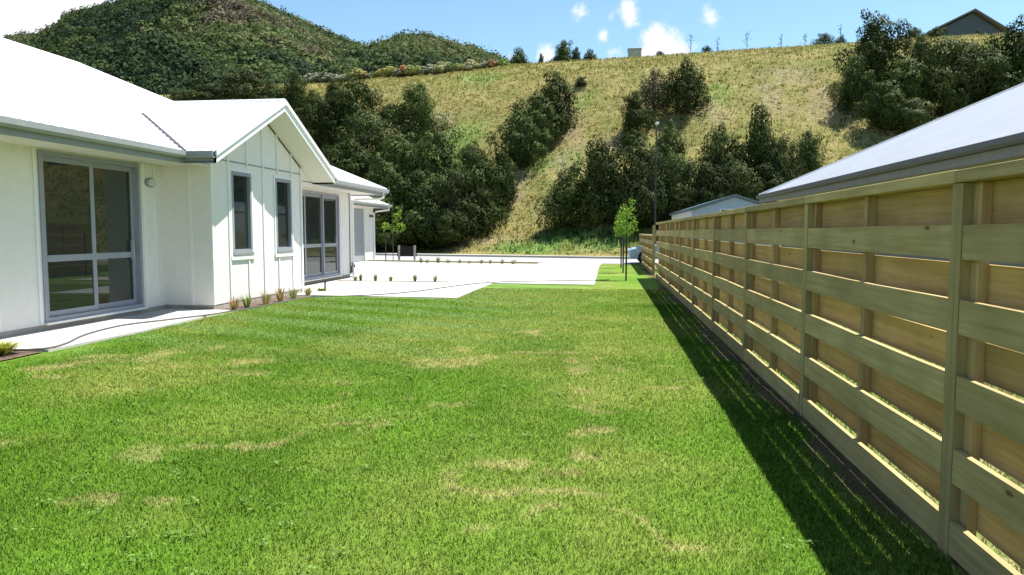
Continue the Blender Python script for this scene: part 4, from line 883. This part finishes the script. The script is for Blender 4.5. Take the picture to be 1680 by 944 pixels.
# crest: conifers, bushes and saplings on the skyline
for i, (px, by, ty, wp, kd, lab) in enumerate(((853, 106, 80, 26, 'cone', 'dark rounded conifer alone where the crest meets the far hill'), (888, 105, 88, 8, 'cone', 'slim small conifer between two dark crest conifers'), (924, 102, 68, 28, 'cone', 'tallest dark conifer of the group on the crest'), (945, 101, 78, 16, 'cone', 'narrow conifer leaning on the tallest crest conifer'), (967, 100, 82, 20, 'cone', 'low broad conifer at the tank side of the crest group'), (912, 104, 92, 14, 'olive', 'olive bush at the foot of the crest conifers'), (1083, 93, 84, 14, 'olive', 'small bush on the crest beside the water tank'), (1160, 84, 75, 14, 'olive', 'ragged bush on the bare part of the crest'), (1352, 72, 56, 26, 'round', 'low wide bush on the crest near the saplings'), (1380, 72, 60, 14, 'round', 'small round bush next to the low wide crest bush'), (1500, 62, 45, 22, 'olive', 'pale bush on the crest beside the hilltop house'), (1536, 60, 44, 20, 'olive', 'bush against the wall of the hilltop house'), (1604, 62, 50, 8, 'cone', 'tiny dark shrub in front of the hilltop house'))):
    q = at_y(px, by, 97.0); k = 97 / FPX; t = empty('crest_bush' if kd != 'cone' else 'conifer', (q.x, 97, float(hill(q.x, 97)) - .2), lab, 'tree'); top = at_y(px, ty, 97).z
    t.scale = (wp * k * 1.7, wp * k * 1.7, (top - t.location.z) * 1.03); t.rotation_euler.z = i
    for nm, me in (('trunk', TRUNK), ('crown', CROWNS[kd][i % len(CROWNS[kd])])): o = bpy.data.objects.new(nm, me); COL.objects.link(o); o.parent = t
for px, ty, lab in ((1133, 57, 'thin sapling with a tuft at its top on the crest'), (1177, 62, 'bare thin sapling nearest the tufted one on the crest'), (1225, 52, 'taller bare thin sapling on the crest'), (1281, 56, 'dark thin sapling on the crest near the low wide bush'), (1320, 56, 'spreading thin sapling on the crest by the low wide bush'), (1378, 40, 'faint thin sapling on the crest'), (1428, 38, 'faint thin sapling behind the clump below the hilltop house')):
    q = at_y(px, 80, 95.0); z0 = float(hill(q.x, 95)); z1 = at_y(px, ty, 95).z; t = empty('crest_sapling', (q.x, 95, z0), lab, 'tree'); h = max(.8, z1 - z0)
    mb = MB().tube([(0, 0, -.2), (.03, 0, h * .5), (0, 0, h)], [.045, .035, .015], 6)
    for i in range(6): a = i * 2.4; zz = h * (.4 + .09 * i); mb.tube([(0, 0, zz), (.28 * math.cos(a), .28 * math.sin(a), zz + .3)], [.018, .008], 4)
    child(mb, 'trunk', M_bark, t); k = 40; P = np.stack([rng.normal(0, .16, k), rng.normal(0, .16, k), rng.uniform(.5, 1.0, k) * h], 1); V, F = cards(P, rng.normal(0, 1, (k, 3)), .13, 1, .6); o = np_mesh('crown', V, F, M_leaf, np.tile([.05, .06, .03], (len(V), 1))); o.parent = t
# flowering scrub along the rim of the hill beside the far mountain
SC = [(.28, .29, .20), (.38, .37, .12), (.42, .24, .12), (.20, .28, .08), (.42, .40, .24)]; SN = ['grey-green', 'yellow-green', 'rusty orange', 'mid green', 'straw coloured']
RIM = {}
for i in range(5): RIM[i] = [make_crown(40 + i, 12, 1, 'round', 1600, [tuple(np.array(SC[i]) * f) for f in (.8, 1, 1.15, .9)], .075)]
CROWNS.update({('rim', i): RIM[i] for i in RIM})
for i, px in enumerate(range(508, 832, 11)):
    y = np.interp(px, [500, 560, 640, 720, 830], [134, 130, 124, 116, 106]) + random.uniform(0, 5); q = at_y(px, y, 89.3); k = 91.5 / FPX; j = random.choice((0, 0, 1, 1, 2, 3, 4)) if px > 580 else random.choice((0, 0, 3)); s = random.uniform(13, 26) * k
    t = empty('rim_shrub', (q.x, 89.3, float(hill(q.x, 89.3)) - .1), SN[j] + ' shrub in the line of low scrub along the hill rim', 'shrub', SN[j] + ' shrubs along the hill rim'); t.scale = (s * 1.25, s * 1.25, s * .8); t.rotation_euler.z = i
    o = bpy.data.objects.new('crown', RIM[j][0]); COL.objects.link(o); o.parent = t
    o = bpy.data.objects.new('trunk', TRUNK); COL.objects.link(o); o.parent = t
